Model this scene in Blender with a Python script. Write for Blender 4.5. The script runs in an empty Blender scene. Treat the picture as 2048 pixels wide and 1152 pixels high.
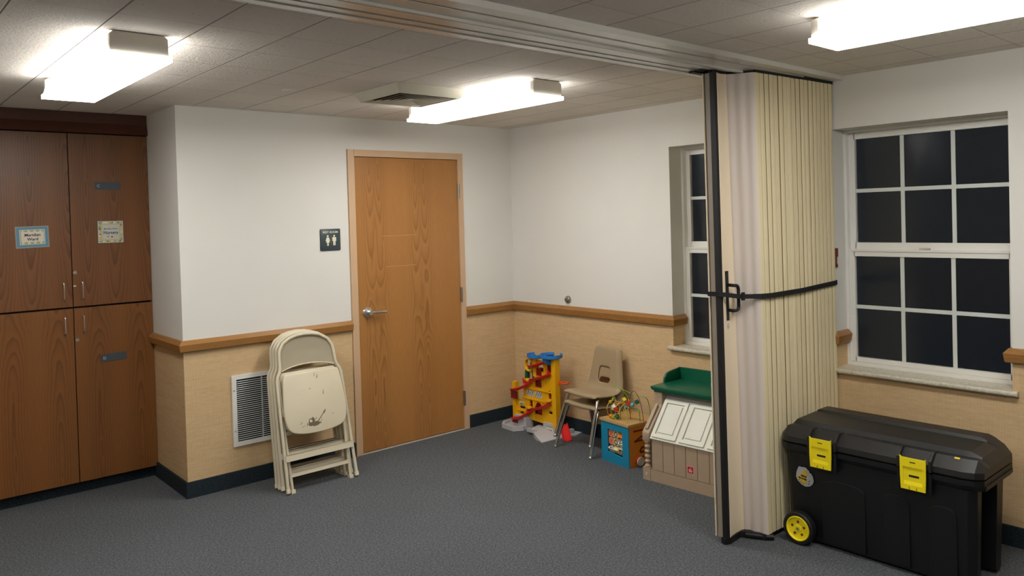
import bpy, bmesh, math, random
from mathutils import Vector, Matrix
PI = math.pi
S = bpy.context.scene
COL = S.collection

# ------------------------------------------------------------------ camera
H = 2.419                       # ceiling height
def make_camera():
    loc = Vector((-4.2551, -4.9869, 1.6765))
    yaw, pitch, roll = 0.72878, -0.01643, -0.02774
    cy, sy, cp, sp = math.cos(yaw), math.sin(yaw), math.cos(pitch), math.sin(pitch)
    F = Vector((sy*cp, cy*cp, sp)); R = Vector((cy, -sy, 0)); U = R.cross(F)
    c, s = math.cos(roll), math.sin(roll)
    r = c*R + s*U; u = -s*R + c*U
    cam = bpy.data.cameras.new('camera'); o = bpy.data.objects.new('camera', cam); COL.objects.link(o)
    m = Matrix(((r.x, u.x, -F.x, loc.x), (r.y, u.y, -F.y, loc.y), (r.z, u.z, -F.z, loc.z), (0, 0, 0, 1)))
    o.matrix_world = m
    cam.sensor_width = 36; cam.lens = 36*1557.575/2048
    cam.shift_x = -35.2/2048; cam.shift_y = -116.9/2048
    cam.clip_start = 0.05
    S.camera = o
make_camera()
# ------------------------------------------------------------------ world (night outside) and exposure
W = bpy.data.worlds.new('night'); S.world = W; W.use_nodes = True
bg = W.node_tree.nodes['Background']
bg.inputs[0].default_value = (0.5, 0.65, 0.9, 1); bg.inputs[1].default_value = 0.0042
S.view_settings.view_transform = 'Standard'; S.view_settings.look = 'None'
S.view_settings.gamma = 1; S.view_settings.use_curve_mapping = False
S.view_settings.exposure = 1.6
LAMP = 9.0                      # emission strength of the lit diffusers
LAMP_COL = (1.0, 0.984, 0.94, 1)

# ------------------------------------------------------------------ materials
def srgb(r, g, b):
    f = lambda c: (c/255/12.92) if c/255 <= 0.04045 else ((c/255+0.055)/1.055)**2.4
    return (f(r), f(g), f(b), 1)
class NT:
    def __init__(s, name, rough=.5, metal=0, spec=.5):
        s.m = bpy.data.materials.new(name); s.m.use_nodes = True
        s.t = s.m.node_tree; s.p = s.t.nodes['Principled BSDF']
        s.p.inputs['Roughness'].default_value = rough; s.p.inputs['Metallic'].default_value = metal
        s.p.inputs['Specular IOR Level'].default_value = spec
    def n(s, typ, **kw):
        o = s.t.nodes.new('ShaderNode'+typ)
        for k, v in kw.items():
            if k.startswith('i_'):
                key = k[2:]; key = int(key) if key.isdigit() else key.replace('_', ' ')
                s.set(o.inputs[key], v)
            else: setattr(o, k, v)
        return o
    def set(s, sock, v):
        if isinstance(v, bpy.types.NodeSocket): s.t.links.new(v, sock)
        else: sock.default_value = v
    def math(s, op, a, b=0.0, c=0.0):
        o = s.t.nodes.new('ShaderNodeMath'); o.operation = op
        s.set(o.inputs[0], a); s.set(o.inputs[1], b); s.set(o.inputs[2], c); return o.outputs[0]
    def coord(s, kind='Object'):
        return s.n('TexCoord').outputs[kind]
    def map(s, vec, scale=(1, 1, 1), loc=(0, 0, 0)):
        o = s.t.nodes.new('ShaderNodeMapping'); s.set(o.inputs[0], vec)
        o.inputs['Scale'].default_value = scale; o.inputs['Location'].default_value = loc; return o.outputs[0]
    def noise(s, vec, scale, detail=3, rough=.5, dist=0):
        o = s.n('TexNoise'); s.set(o.inputs['Vector'], vec)
        o.inputs['Scale'].default_value = scale; o.inputs['Detail'].default_value = detail
        o.inputs['Roughness'].default_value = rough; o.inputs['Distortion'].default_value = dist
        return o.outputs[0]
    def ramp(s, fac, stops):
        o = s.n('ValToRGB'); s.set(o.inputs[0], fac); e = o.color_ramp.elements
        while len(e) < len(stops): e.new(.5)
        for k, (p, c) in enumerate(stops): e[k].position = p; e[k].color = c
        return o.outputs[0]
    def mix(s, fac, a, b, mode='MIX'):
        o = s.n('Mix', data_type='RGBA', blend_type=mode)
        s.set(o.inputs[0], fac); s.set(o.inputs[6], a); s.set(o.inputs[7], b); return o.outputs[2]
    def color(s, c): s.set(s.p.inputs['Base Color'], c)
    def bump(s, h, dist=.002, strength=1.0):
        o = s.n('Bump'); s.set(o.inputs['Height'], h)
        o.inputs['Distance'].default_value = dist; o.inputs['Strength'].default_value = strength
        s.t.links.new(o.outputs[0], s.p.inputs['Normal'])
def plain(name, col, rough=.5, metal=0, spec=.5, var=.04, vs=8, bump=0, bs=300, coat=0):
    k = NT(name, rough, metal, spec)
    v = k.noise(k.coord(), vs, 3)
    f = k.math('MULTIPLY_ADD', v, 2*var, 1-var)
    o = k.n('VectorMath', operation='SCALE'); o.inputs[0].default_value = col[:3]; k.set(o.inputs['Scale'], f)
    k.color(o.outputs[0])
    if bump: k.bump(k.noise(k.coord(), bs, 2), bump)
    if coat: k.p.inputs['Coat Weight'].default_value = coat; k.p.inputs['Coat Roughness'].default_value = .15
    return k.m

def mat_wood(name, base, dark, light, centres, stretch=.10, freq=60, zc=0.0, rough=.38, seed=0.0, stripes=.5):
    """oak veneer: grain runs along object z, cathedral figures about the given x centres"""
    k = NT(name, rough)
    co = k.coord(); sep = k.n('SeparateXYZ'); k.set(sep.inputs[0], co)
    x, z = sep.outputs[0], sep.outputs[2]
    wob = k.noise(k.map(co, (3.0, 3.0, 1.3), (seed, seed, seed)), 1.0, 3, .5)
    wob2 = k.noise(k.map(co, (14, 14, 3.5), (seed, 2, seed)), 1.0, 2, .5)
    best = None
    for c in centres:
        d = k.math('ABSOLUTE', k.math('SUBTRACT', x, c))
        best = d if best is None else k.math('MINIMUM', best, d)
    zz = k.math('MULTIPLY', k.math('ADD', z, k.math('MULTIPLY_ADD', wob, 1.2, -.6-zc)), stretch)
    zz = k.math('PINGPONG', zz, .075)
    d2 = k.math('SQRT', k.math('ADD', k.math('MULTIPLY', best, best), k.math('MULTIPLY', zz, zz)))
    d2 = k.math('ADD', d2, k.math('MULTIPLY', wob, .035)); d2 = k.math('ADD', d2, k.math('MULTIPLY', wob2, .008))
    ring = k.math('FRACT', k.math('MULTIPLY', d2, freq))
    fade = None; tone = k.ramp(ring, [(0, (0, 0, 0, 1)), (.55, (.35, .35, .35, 1)), (.86, (1, 1, 1, 1)), (1, (0, 0, 0, 1))])
    fade = k.ramp(best, [(0, (1, 1, 1, 1)), (.05, (.7, .7, .7, 1)), (.09, (.16, .16, .16, 1)), (.2, (.06, .06, .06, 1))])
    figure = k.math('MULTIPLY', k.math('MULTIPLY', tone, fade), stripes)
    pores = k.noise(k.map(co, (520, 520, 14)), 1.0, 2, .6)
    pore = k.ramp(pores, [(.42, (1, 1, 1, 1)), (.6, (0, 0, 0, 1))])
    broad = k.noise(k.map(co, (7, 7, .9), (seed, 0, 0)), 1.0, 3, .6)
    c1 = k.mix(broad, base, light)
    c2 = k.mix(figure, c1, dark)
    c3 = k.mix(k.math('MULTIPLY', pore, .16), c2, dark)
    k.color(c3)
    k.bump(pores, .0004, .4)
    return k.m

def mat_wall():
    k = NT('painted wall over woven wallcovering', .75, spec=.3)
    co = k.coord(); sep = k.n('SeparateXYZ'); k.set(sep.inputs[0], co)
    low = k.math('LESS_THAN', sep.outputs[2], .94)
    u = k.math('ADD', sep.outputs[0], sep.outputs[1])
    wob = k.noise(k.map(co, (60, 60, 3)), 1, 2)
    rib = k.math('SINE', k.math('MULTIPLY_ADD', u, 2*PI/.0066, k.math('MULTIPLY', wob, 5.0)))
    rib = k.math('MULTIPLY_ADD', rib, .5, .5)
    hz = k.noise(k.map(co, (22, 22, 330)), 1, 3, .6)
    big = k.noise(k.map(co, (5, 5, 60)), 1, 3, .6)
    fine = k.noise(co, 400, 2)
    mixv = k.math('ADD', k.math('MULTIPLY', rib, .26), k.math('ADD', k.math('MULTIPLY', hz, .50), k.math('MULTIPLY', big, .32)))
    fab = k.ramp(mixv, [(.25, srgb(178, 145, 102)), (.52, srgb(212, 180, 136)), (.85, srgb(232, 206, 166))])
    paint = k.mix(k.noise(co, 2.5, 3), srgb(222, 220, 213), srgb(229, 227, 221))
    k.color(k.mix(low, paint, fab))
    h1 = k.math('MULTIPLY', k.math('ADD', k.math('MULTIPLY', rib, .5), k.math('MULTIPLY', hz, .6)), low)
    h2 = k.math('MULTIPLY', fine, .12)
    k.bump(k.math('ADD', h1, h2), .0012)
    return k.m

def mat_carpet(name, a, b, c):
    k = NT(name, .95, spec=.15)
    co = k.coord()
    n1 = k.noise(co, 260, 3, .8); n2 = k.noise(co, 90, 3, .7); n3 = k.noise(co, 1.6, 3, .6)
    m = k.math('ADD', k.math('MULTIPLY', n1, .65), k.math('MULTIPLY', n2, .35))
    col = k.ramp(m, [(.36, a), (.5, b), (.66, c)])
    sc = k.math('MULTIPLY_ADD', n3, .22, .89)
    o = k.n('VectorMath', operation='SCALE'); k.set(o.inputs[0], col); k.set(o.inputs['Scale'], sc)
    k.color(o.outputs[0])
    k.bump(m, .006, .9)
    return k.m

def mat_ceiling():
    k = NT('fissured ceiling tile', .9, spec=.2)
    co = k.coord(); sep = k.n('SeparateXYZ'); k.set(sep.inputs[0], co)
    def line(v, pitch, off, w):
        t = k.math('FRACT', k.math('DIVIDE', k.math('SUBTRACT', v, off), pitch))
        d = k.math('MULTIPLY', k.math('MINIMUM', t, k.math('SUBTRACT', 1.0, t)), pitch)
        mr = k.n('MapRange', interpolation_type='SMOOTHSTEP'); k.set(mr.inputs[0], d)
        mr.inputs[1].default_value = 0; mr.inputs[2].default_value = w
        mr.inputs[3].default_value = 1; mr.inputs[4].default_value = 0
        return mr.outputs[0]
    lx = line(sep.outputs[0], .3075, -3.812, .005); ly = line(sep.outputs[1], .35, -1.69, .003)
    joint = k.math('MAXIMUM', lx, k.math('MULTIPLY', ly, .6))
    ht = k.math('FLOOR', k.math('DIVIDE', k.math('ADD', sep.outputs[0], 3.812), .3075))
    h2 = k.math('FLOOR', k.math('DIVIDE', k.math('ADD', sep.outputs[1], 1.69), .35))
    wn = k.n('TexWhiteNoise', noise_dimensions='2D'); cb = k.n('CombineXYZ'); k.set(cb.inputs[0], ht); k.set(cb.inputs[1], h2); k.set(wn.inputs[0], cb.outputs[0])
    tile = k.math('MULTIPLY_ADD', wn.outputs[0], .05, .975)
    n1 = k.noise(co, 75, 4, .62, .6); n2 = k.noise(k.map(co, (1, 1, 1), (5, 3, 0)), 45, 3, .7, 1.5)
    pit = k.ramp(n2, [(.30, (1, 1, 1, 1)), (.345, (0, 0, 0, 1))])
    clump = k.ramp(k.noise(co, 7, 2), [(.4, (0, 0, 0, 1)), (.62, (1, 1, 1, 1))])
    pit = k.math('MULTIPLY', pit, clump)
    c = k.mix(n1, srgb(222, 214, 204), srgb(238, 231, 222))
    c = k.mix(k.math('MULTIPLY', pit, .75), c, srgb(112, 100, 90))
    c = k.mix(k.math('MULTIPLY', joint, .62), c, srgb(96, 86, 78))
    o = k.n('VectorMath', operation='SCALE'); k.set(o.inputs[0], c); k.set(o.inputs['Scale'], tile)
    k.color(o.outputs[0])
    hgt = k.math('SUBTRACT', k.math('MULTIPLY', n1, .8), k.math('ADD', k.math('MULTIPLY', pit, .8), k.math('MULTIPLY', joint, 1.2)))
    k.bump(hgt, .004)
    return k.m

def mat_glass():
    k = NT('window glass', .16)
    k.p.inputs['Base Color'].default_value = (.9, .93, .93, 1)
    k.p.inputs['Transmission Weight'].default_value = 1; k.p.inputs['IOR'].default_value = 1.35
    return k.m
def mat_emit(name, col, st):
    k = NT(name, .4); k.p.inputs['Base Color'].default_value = (.8, .8, .8, 1)
    k.p.inputs['Emission Color'].default_value = col; k.p.inputs['Emission Strength'].default_value = st
    return k.m
def mat_sill():
    k = NT('cultured stone sill', .3)
    n = k.noise(k.coord(), 60, 4, .7)
    k.color(k.ramp(n, [(.3, srgb(176, 166, 142)), (.5, srgb(206, 199, 180)), (.7, srgb(222, 216, 200))])); return k.m
def mat_chair_paint():
    k = NT('beige painted steel', .35)
    n = k.noise(k.coord(), 6, 3)
    k.color(k.mix(n, srgb(208, 198, 172), srgb(218, 208, 184))); return k.m
def mat_worn_seat():
    """beige paint with chipped patches near the seat's front edge (low v)"""
    k = NT('chipped beige paint', .35)
    co = k.coord(); sep = k.n('SeparateXYZ'); k.set(sep.inputs[0], co)
    base = k.mix(k.noise(co, 6, 3), srgb(214, 202, 174), srgb(222, 212, 186))
    n = k.noise(co, 38, 5, .7)
    def blob(cx, cz, rx, rz, th):
        dx = k.math('DIVIDE', k.math('SUBTRACT', sep.outputs[0], cx), rx)
        dz = k.math('DIVIDE', k.math('SUBTRACT', sep.outputs[2], cz), rz)
        d = k.math('SQRT', k.math('ADD', k.math('MULTIPLY', dx, dx), k.math('MULTIPLY', dz, dz)))
        d = k.math('ADD', d, k.math('MULTIPLY_ADD', n, 2.2, -1.1))
        return k.math('LESS_THAN', d, th)
    def streak(x0, z0, x1, z1, w):
        L = math.hypot(x1-x0, z1-z0); ux, uz = (x1-x0)/L, (z1-z0)/L
        rx = k.math('SUBTRACT', sep.outputs[0], x0); rz = k.math('SUBTRACT', sep.outputs[2], z0)
        al = k.math('ADD', k.math('MULTIPLY', rx, ux), k.math('MULTIPLY', rz, uz))
        ac = k.math('ABSOLUTE', k.math('SUBTRACT', k.math('MULTIPLY', rx, uz), k.math('MULTIPLY', rz, ux)))
        ok = k.math('MULTIPLY', k.math('GREATER_THAN', al, 0.0), k.math('LESS_THAN', al, L))
        wd = k.math('MULTIPLY', k.math('MULTIPLY_ADD', n, 2.0, -.2), w)
        return k.math('MULTIPLY', ok, k.math('LESS_THAN', ac, wd))
    a = blob(-.024, .381, .055, .019, .75); b = blob(-.040, .402, .030, .032, .75); hole = blob(-.046, .405, .012, .010, .75)
    c = k.math('SUBTRACT', k.math('MAXIMUM', a, b), hole); c = k.math('MAXIMUM', c, 0.0)
    for st in ((.0, .392, .055, .450, .0035), (.045, .438, .062, .458, .007), (-.12, .392, -.105, .408, .002), (-.11, .375, -.09, .382, .0016),
               (-.078, .375, -.07, .398, .0022), (.018, .385, .03, .41, .0014), (-.012, .41, -.008, .418, .003), (.105, .425, .113, .425, .003),
               (.06, .555, .064, .585, .0022), (.03, .665, .036, .69, .003), (.012, .68, .018, .70, .002), (-.03, .6, -.025, .61, .002)):
        c = k.math('MAXIMUM', c, streak(*st))
    k.color(k.mix(c, base, srgb(112, 98, 80))); k.set(k.p.inputs['Roughness'], k.math('MULTIPLY_ADD', c, .4, .35))
    return k.m

M = {}
M['wall'] = mat_wall(); M['ceil'] = mat_ceiling(); M['glass'] = mat_glass(); M['sill'] = mat_sill()
M['carpet'] = mat_carpet('charcoal loop carpet', srgb(52, 55, 59), srgb(88, 92, 96), srgb(150, 154, 156))
M['cbase'] = mat_carpet('carpet base strip', srgb(26, 33, 38), srgb(42, 51, 57), srgb(64, 74, 80))
M['bind'] = plain('base binding', srgb(36, 44, 50), .7)
M['rail'] = mat_wood('oak rail', srgb(152, 106, 54), srgb(108, 68, 30), srgb(172, 124, 68), (0,), .2, 90, rough=.35, stripes=.35)
M['door'] = mat_wood('golden oak door veneer', srgb(170, 116, 60), srgb(118, 74, 34), srgb(184, 130, 72), (-.335, -.262, .058, .135), .085, 66, .25, seed=3.1, stripes=.6)
M['cabu'] = mat_wood('stained oak cabinet veneer', srgb(122, 76, 40), srgb(72, 42, 20), srgb(136, 88, 48), (-.14, .02, .225), .08, 74, .75, seed=1.3, stripes=.62)
M['cabl'] = mat_wood('stained oak lower veneer', srgb(128, 80, 38), srgb(78, 46, 20), srgb(142, 92, 46), (-.10, .14), .075, 70, .2, seed=7.9, stripes=.58)
M['crown'] = plain('stained oak crown', srgb(84, 42, 26), .4, var=.12, vs=14)
M['darkgap'] = plain('dark cabinet carcass', srgb(48, 20, 12), .7)
M['frame'] = plain('tan enamelled door frame', srgb(206, 172, 138), .45)
M['steel'] = plain('satin steel', (.72, .71, .69, 1), .28, 1)
M['hinge'] = plain('brushed hinge steel', (.36, .34, .31, 1), .38, 1)
M['chrome'] = plain('chrome', (.85, .86, .87, 1), .08, 1, var=.01)
M['white'] = plain('white vinyl', srgb(232, 230, 224), .35)
M['muntin'] = plain('white glazing bar', srgb(214, 218, 214), .4)
M['trackw'] = plain('white painted track metal', srgb(222, 220, 212), .22, 0, .6)
M['board'] = plain('painted header board', srgb(206, 200, 184), .5)
M['slot'] = plain('dark slot', srgb(40, 36, 34), .8)
M['lamphouse'] = plain('white enamelled lamp steel', srgb(214, 208, 196), .4)
M['lamp'] = mat_emit('lit acrylic diffuser', LAMP_COL, LAMP); M['lampside'] = mat_emit('lit acrylic diffuser side', LAMP_COL, LAMP*.34)
M['ventcream'] = plain('cream enamelled vent', srgb(190, 184, 166), .5)
M['grille'] = plain('aluminium grille', srgb(206, 206, 208), .35, .35)
M['black'] = plain('black duct', srgb(14, 13, 14), .8)
M['paint'] = mat_chair_paint(); M['worn'] = mat_worn_seat()
M['ppanel'] = plain('cream vinyl panel', srgb(236, 218, 190), .42, var=.03, vs=3)
M['pflute'] = plain('pale fluted vinyl', srgb(222, 210, 200), .45, var=.03, vs=3)
M['pleat'] = plain('yellowed cream pleat', srgb(238, 224, 184), .5, var=.05, vs=4)
M['pgrey'] = plain('grey beige post', srgb(150, 138, 124), .4)
M['rubber'] = plain('black rubber', srgb(18, 18, 20), .55)
M['strap'] = plain('black webbing', srgb(20, 20, 22), .7, bump=.001)
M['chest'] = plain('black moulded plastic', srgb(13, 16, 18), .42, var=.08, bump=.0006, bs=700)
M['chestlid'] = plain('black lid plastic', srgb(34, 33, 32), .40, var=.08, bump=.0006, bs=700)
M['yellow'] = plain('yellow plastic', srgb(255, 232, 28), .35)
M['teal'] = plain('dark slate plastic sign', srgb(52, 66, 72), .4)
M['cream_t'] = plain('cream lettering', srgb(238, 232, 206), .5)
M['plate'] = plain('grey name plate', srgb(70, 78, 84), .5)
M['shell'] = plain('tan moulded shell', srgb(164, 144, 112), .42, var=.03, bump=.0004, bs=500)
M['dchrome'] = plain('worn chrome tube', (.62, .63, .64, 1), .14, 1)
M['toyy'] = plain('toy yellow plastic', srgb(238, 178, 16), .35)
M['toyr'] = plain('toy red plastic', srgb(222, 32, 40), .32)
M['toydr'] = plain('toy dark red plastic', srgb(132, 18, 24), .4)
M['toyb'] = plain('toy blue plastic', srgb(40, 124, 200), .35)
M['toyg'] = plain('toy green plastic', srgb(14, 92, 50), .35)
M['toygr'] = plain('toy grey plastic', srgb(188, 188, 190), .4)
M['toyo'] = plain('toy orange plastic', srgb(214, 84, 24), .4)
M['cubeb'] = plain('blue painted panel', srgb(24, 136, 174), .4)
M['cubeo'] = plain('orange painted panel', srgb(216, 134, 34), .4)
M['maple'] = mat_wood('light plywood', srgb(196, 158, 96), srgb(160, 118, 66), srgb(206, 172, 112), (0,), .2, 60, stripes=.3)
M['green'] = plain('dark green plastic', srgb(10, 92, 66), .35, var=.05)
M['taupe'] = plain('taupe plastic', srgb(178, 156, 132), .5, var=.05, vs=20)
M['offwh'] = plain('off white plastic', srgb(222, 222, 210), .45)
M['greyw'] = plain('grey plastic', srgb(160, 156, 148), .5)
for nm, c in dict(b_white=(236, 234, 224), b_yellow=(226, 200, 40), b_red=(200, 50, 36), b_orange=(222, 120, 24), b_lime=(150, 180, 40), b_green=(16, 92, 60), b_teal=(60, 130, 150), b_sky=(110, 170, 200), b_wireg=(130, 180, 50), b_wirer=(150, 60, 50), b_wirey=(224, 190, 90), sq_red=(205, 60, 40), sq_pink=(226, 150, 112), sq_cream=(222, 206, 160), sq_black=(18, 16, 14), pap_blue=(92, 146, 172), pap_cream=(226, 218, 202), pap_yell=(206, 196, 130), pap_grey=(206, 204, 196), ink=(30, 24, 26), inkblue=(44, 70, 92), pap_mix=(186, 170, 132), lap=(150, 150, 140), logo_r=(176, 20, 34), logo_w=(232, 178, 172), stick=(176, 178, 174), stick_y=(214, 178, 60), tape=(196, 150, 98), board_br=(112, 44, 28), stone=(198, 188, 172), green_t=(60, 130, 60), pap_sage=(156, 170, 130), pap_sky=(150, 178, 186), pap_peach=(214, 180, 150), pap_slate=(96, 124, 132), gap_shade=(146, 126, 86)).items():
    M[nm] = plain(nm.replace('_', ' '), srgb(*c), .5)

# ------------------------------------------------------------------ mesh builder
class MB:
    def __init__(s): s.bm = bmesh.new(); s.mi = 0
    def _new(s, verts, faces):
        vs = [s.bm.verts.new(v) for v in verts]; fs = []
        for f in faces:
            try: fc = s.bm.faces.new([vs[i] for i in f]); fc.material_index = s.mi; fs.append(fc)
            except ValueError: pass
        return vs, fs
    def _bev(s, vs, fs, bev, seg=2, ang=.5):
        if bev > 0:
            ed = {e for f in fs for e in f.edges if len(e.link_faces) == 2 and e.calc_face_angle(0) > ang}
            r = bmesh.ops.bevel(s.bm, geom=list(ed), offset=bev, segments=seg, affect='EDGES', profile=.5, clamp_overlap=True)
            for f in r['faces']: f.material_index = s.mi
    def box(s, x0, x1, y0, y1, z0, z1, bev=0, mat=None, seg=2):
        if x0 > x1: x0, x1 = x1, x0
        if y0 > y1: y0, y1 = y1, y0
        if z0 > z1: z0, z1 = z1, z0
        v = [(x, y, z) for x in (x0, x1) for y in (y0, y1) for z in (z0, z1)]
        if mat is not None: v = [mat @ Vector(q) for q in v]
        vs, fs = s._new(v, [(0, 1, 3, 2), (4, 6, 7, 5), (0, 4, 5, 1), (2, 3, 7, 6), (0, 2, 6, 4), (1, 5, 7, 3)])
        s._bev(vs, fs, bev, seg); return s
    @staticmethod
    def _ax(axis, a, p):
        return {'x': (a, p[0], p[1]), 'y': (p[0], a, p[1]), 'z': (p[0], p[1], a)}[axis]
    def prism(s, pts, axis, a, b, bev=0, mat=None, seg=2, ang=.5):
        n = len(pts)
        v = [s._ax(axis, a, p) for p in pts] + [s._ax(axis, b, p) for p in pts]
        if mat is not None: v = [mat @ Vector(q) for q in v]
        f = [tuple(range(n)), tuple(range(2*n-1, n-1, -1))] + [(i, (i+1) % n, n+(i+1) % n, n+i) for i in range(n)]
        vs, fs = s._new(v, f)
        bmesh.ops.recalc_face_normals(s.bm, faces=fs)
        s._bev(vs, fs, bev, seg, ang); return s
    def plate(s, outer, holes, axis, a, b, mat=None):
        """flat plate with holes, from a to b along axis"""
        edges = []
        for loop in [outer]+holes:
            vs = []
            for p in loop:
                q = Vector(s._ax(axis, a, p)); vs.append(s.bm.verts.new(mat @ q if mat is not None else q))
            for i in range(len(vs)): edges.append(s.bm.edges.new((vs[i], vs[(i+1) % len(vs)])))
        r = bmesh.ops.triangle_fill(s.bm, use_beauty=True, use_dissolve=False, edges=edges)
        fs = [g for g in r['geom'] if isinstance(g, bmesh.types.BMFace)]
        for f in fs: f.material_index = s.mi
        d = Vector(s._ax(axis, b-a, (0, 0)))
        if mat is not None: d = mat.to_3x3() @ d
        e = bmesh.ops.extrude_face_region(s.bm, geom=fs)
        nv = [g for g in e['geom'] if isinstance(g, bmesh.types.BMVert)]
        bmesh.ops.translate(s.bm, verts=nv, vec=d)
        allf = set(fs) | {f for v in nv for f in v.link_faces}
        for f in allf: f.material_index = s.mi
        bmesh.ops.recalc_face_normals(s.bm, faces=list(allf)); return s
    def tube(s, pts, r, seg=10, closed=False, rs=None, flat=1.0):
        pts = [Vector(p) for p in pts]; n = len(pts); rings = []
        up = None
        for i, p in enumerate(pts):
            a = pts[i-1] if (i > 0 or closed) else p
            b = pts[(i+1) % n] if (i < n-1 or closed) else p
            t = (b-a).normalized()
            if up is None:
                up = Vector((0, 0, 1)) if abs(t.z) < .9 else Vector((1, 0, 0))
            u = (up - t*up.dot(t))
            u = u.normalized() if u.length > 1e-6 else t.orthogonal().normalized()
            up = u; w = t.cross(u); rr = rs[i] if rs else r
            rings.append([s.bm.verts.new(p + u*math.cos(2*PI*j/seg)*rr + w*math.sin(2*PI*j/seg)*rr*flat) for j in range(seg)])
        m = n if closed else n-1
        for i in range(m):
            A, B = rings[i], rings[(i+1) % n]
            for j in range(seg):
                f = s.bm.faces.new((A[j], A[(j+1) % seg], B[(j+1) % seg], B[j])); f.material_index = s.mi
        if not closed:
            f = s.bm.faces.new(rings[0][::-1]); f.material_index = s.mi
            f = s.bm.faces.new(rings[-1]); f.material_index = s.mi
        return s
    def cyl(s, p0, p1, r, seg=24, r2=None):
        return s.tube([p0, p1], r, seg, rs=[r, r if r2 is None else r2])
    def lathe(s, prof, o, axis, seg=28):
        """prof: (radius, height along axis) pairs"""
        o = Vector(o); ax = Vector(axis).normalized(); u = ax.orthogonal().normalized(); w = ax.cross(u); rings = []
        for r, h in prof:
            if r < 1e-6: rings.append([s.bm.verts.new(o+ax*h)])
            else: rings.append([s.bm.verts.new(o+ax*h+(u*math.cos(2*PI*j/seg)+w*math.sin(2*PI*j/seg))*r) for j in range(seg)])
        for A, B in zip(rings, rings[1:]):
            for j in range(seg):
                q = [A[j % len(A)], A[(j+1) % len(A)], B[(j+1) % len(B)], B[j % len(B)]]
                q2 = []
                for v in q:
                    if v not in q2: q2.append(v)
                if len(q2) > 2:
                    try: f = s.bm.faces.new(q2); f.material_index = s.mi
                    except ValueError: pass
        for R in (rings[0], rings[-1]):
            if len(R) > 2:
                try: f = s.bm.faces.new(R); f.material_index = s.mi
                except ValueError: pass
        return s
    def grid(s, P):
        V = [[s.bm.verts.new(p) if p is not None else None for p in row] for row in P]
        for i in range(len(V)-1):
            for j in range(len(V[0])-1):
                q = (V[i][j], V[i][j+1], V[i+1][j+1], V[i+1][j])
                if all(x is not None for x in q):
                    f = s.bm.faces.new(q); f.material_index = s.mi
        return s
    def sweep(s, prof, path, closed_prof=True):
        """prof: (outward, z) pairs swept on a plan path [(x,y)...]; outward is to the right of travel, mitred corners"""
        n = len(path); rings = []
        for i in range(n):
            p = Vector(path[i])
            d0 = (p-Vector(path[i-1])).normalized() if i > 0 else None
            d1 = (Vector(path[i+1])-p).normalized() if i < n-1 else None
            nr = lambda d: Vector((d.y, -d.x))
            if d0 is None: m = nr(d1)
            elif d1 is None: m = nr(d0)
            else:
                a, b = nr(d0), nr(d1); m = (a+b).normalized(); m = m/max(.2, m.dot(a))
            rings.append([s.bm.verts.new((p.x+m.x*o, p.y+m.y*o, z)) for o, z in prof])
        k = len(prof); fs = []
        for i in range(n-1):
            for j in range(k):
                fs.append(s.bm.faces.new((rings[i][j], rings[i][(j+1) % k], rings[i+1][(j+1) % k], rings[i+1][j])))
        fs.append(s.bm.faces.new(rings[0][::-1])); fs.append(s.bm.faces.new(rings[-1]))
        for f in fs: f.material_index = s.mi
        bmesh.ops.recalc_face_normals(s.bm, faces=fs); return s
    def obj(s, name, mat, parent=None, smooth=35, at=None, mods=None):
        """at: origin in the mesh's own coordinates"""
        me = bpy.data.meshes.new(name)
        if at is not None: bmesh.ops.translate(s.bm, verts=s.bm.verts, vec=-Vector(at))
        bmesh.ops.recalc_face_normals(s.bm, faces=s.bm.faces)
        s.bm.to_mesh(me); s.bm.free()
        for m in (mat if isinstance(mat, (list, tuple)) else [mat]): me.materials.append(M[m] if isinstance(m, str) else m)
        if smooth:
            me.polygons.foreach_set('use_smooth', [True]*len(me.polygons))
            me.set_sharp_from_angle(angle=math.radians(smooth))
        o = bpy.data.objects.new(name, me); COL.objects.link(o)
        if at is not None: o.location = at
        if parent is not None: o.parent = parent
        return o
def tag(o, label=None, cat=None, group=None, kind=None):
    for k, v in (('label', label), ('category', cat), ('group', group), ('kind', kind)):
        if v: o[k] = v
    return o
def thing(name, label, cat, loc=(0, 0, 0), rot=(0, 0, 0), group=None, kind=None):
    o = bpy.data.objects.new(name, None); COL.objects.link(o); o.location = loc; o.rotation_euler = rot
    o.empty_display_size = .1
    return tag(o, label, cat, group, kind)
def dup(root, parent=None):
    c = root.copy(); COL.objects.link(c)
    if parent is not None: c.parent = parent
    for ch in list(root.children): dup(ch, c)
    return c
def struct(o): o['kind'] = 'structure'; return o
def text(name, body, size, mat, parent, loc, rot=(PI/2, 0, 0), sx=1.0, bold=0.0, depth=.0006):
    cu = bpy.data.curves.new(name, 'FONT'); cu.body = body; cu.size = size; cu.align_x = 'CENTER'; cu.align_y = 'CENTER'
    cu.extrude = depth; cu.offset = bold; cu.resolution_u = 4
    t = bpy.data.objects.new(name, cu); COL.objects.link(t)
    dg = bpy.context.evaluated_depsgraph_get()
    me = bpy.data.meshes.new_from_object(t.evaluated_get(dg)); bpy.data.objects.remove(t)
    me.materials.clear(); me.materials.append(M[mat])
    o = bpy.data.objects.new(name, me); COL.objects.link(o); o.parent = parent
    o.location = loc; o.rotation_euler = rot; o.scale = (sx, 1, 1)
    return o
def rrect(x0, x1, z0, z1, r, n=5):
    pts = []
    for cx, cz, a0 in ((x1-r, z1-r, 0), (x0+r, z1-r, 90), (x0+r, z0+r, 180), (x1-r, z0+r, 270)):
        for i in range(n+1):
            a = math.radians(a0+90*i/n); pts.append((cx+r*math.cos(a), cz+r*math.sin(a)))
    return pts
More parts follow.
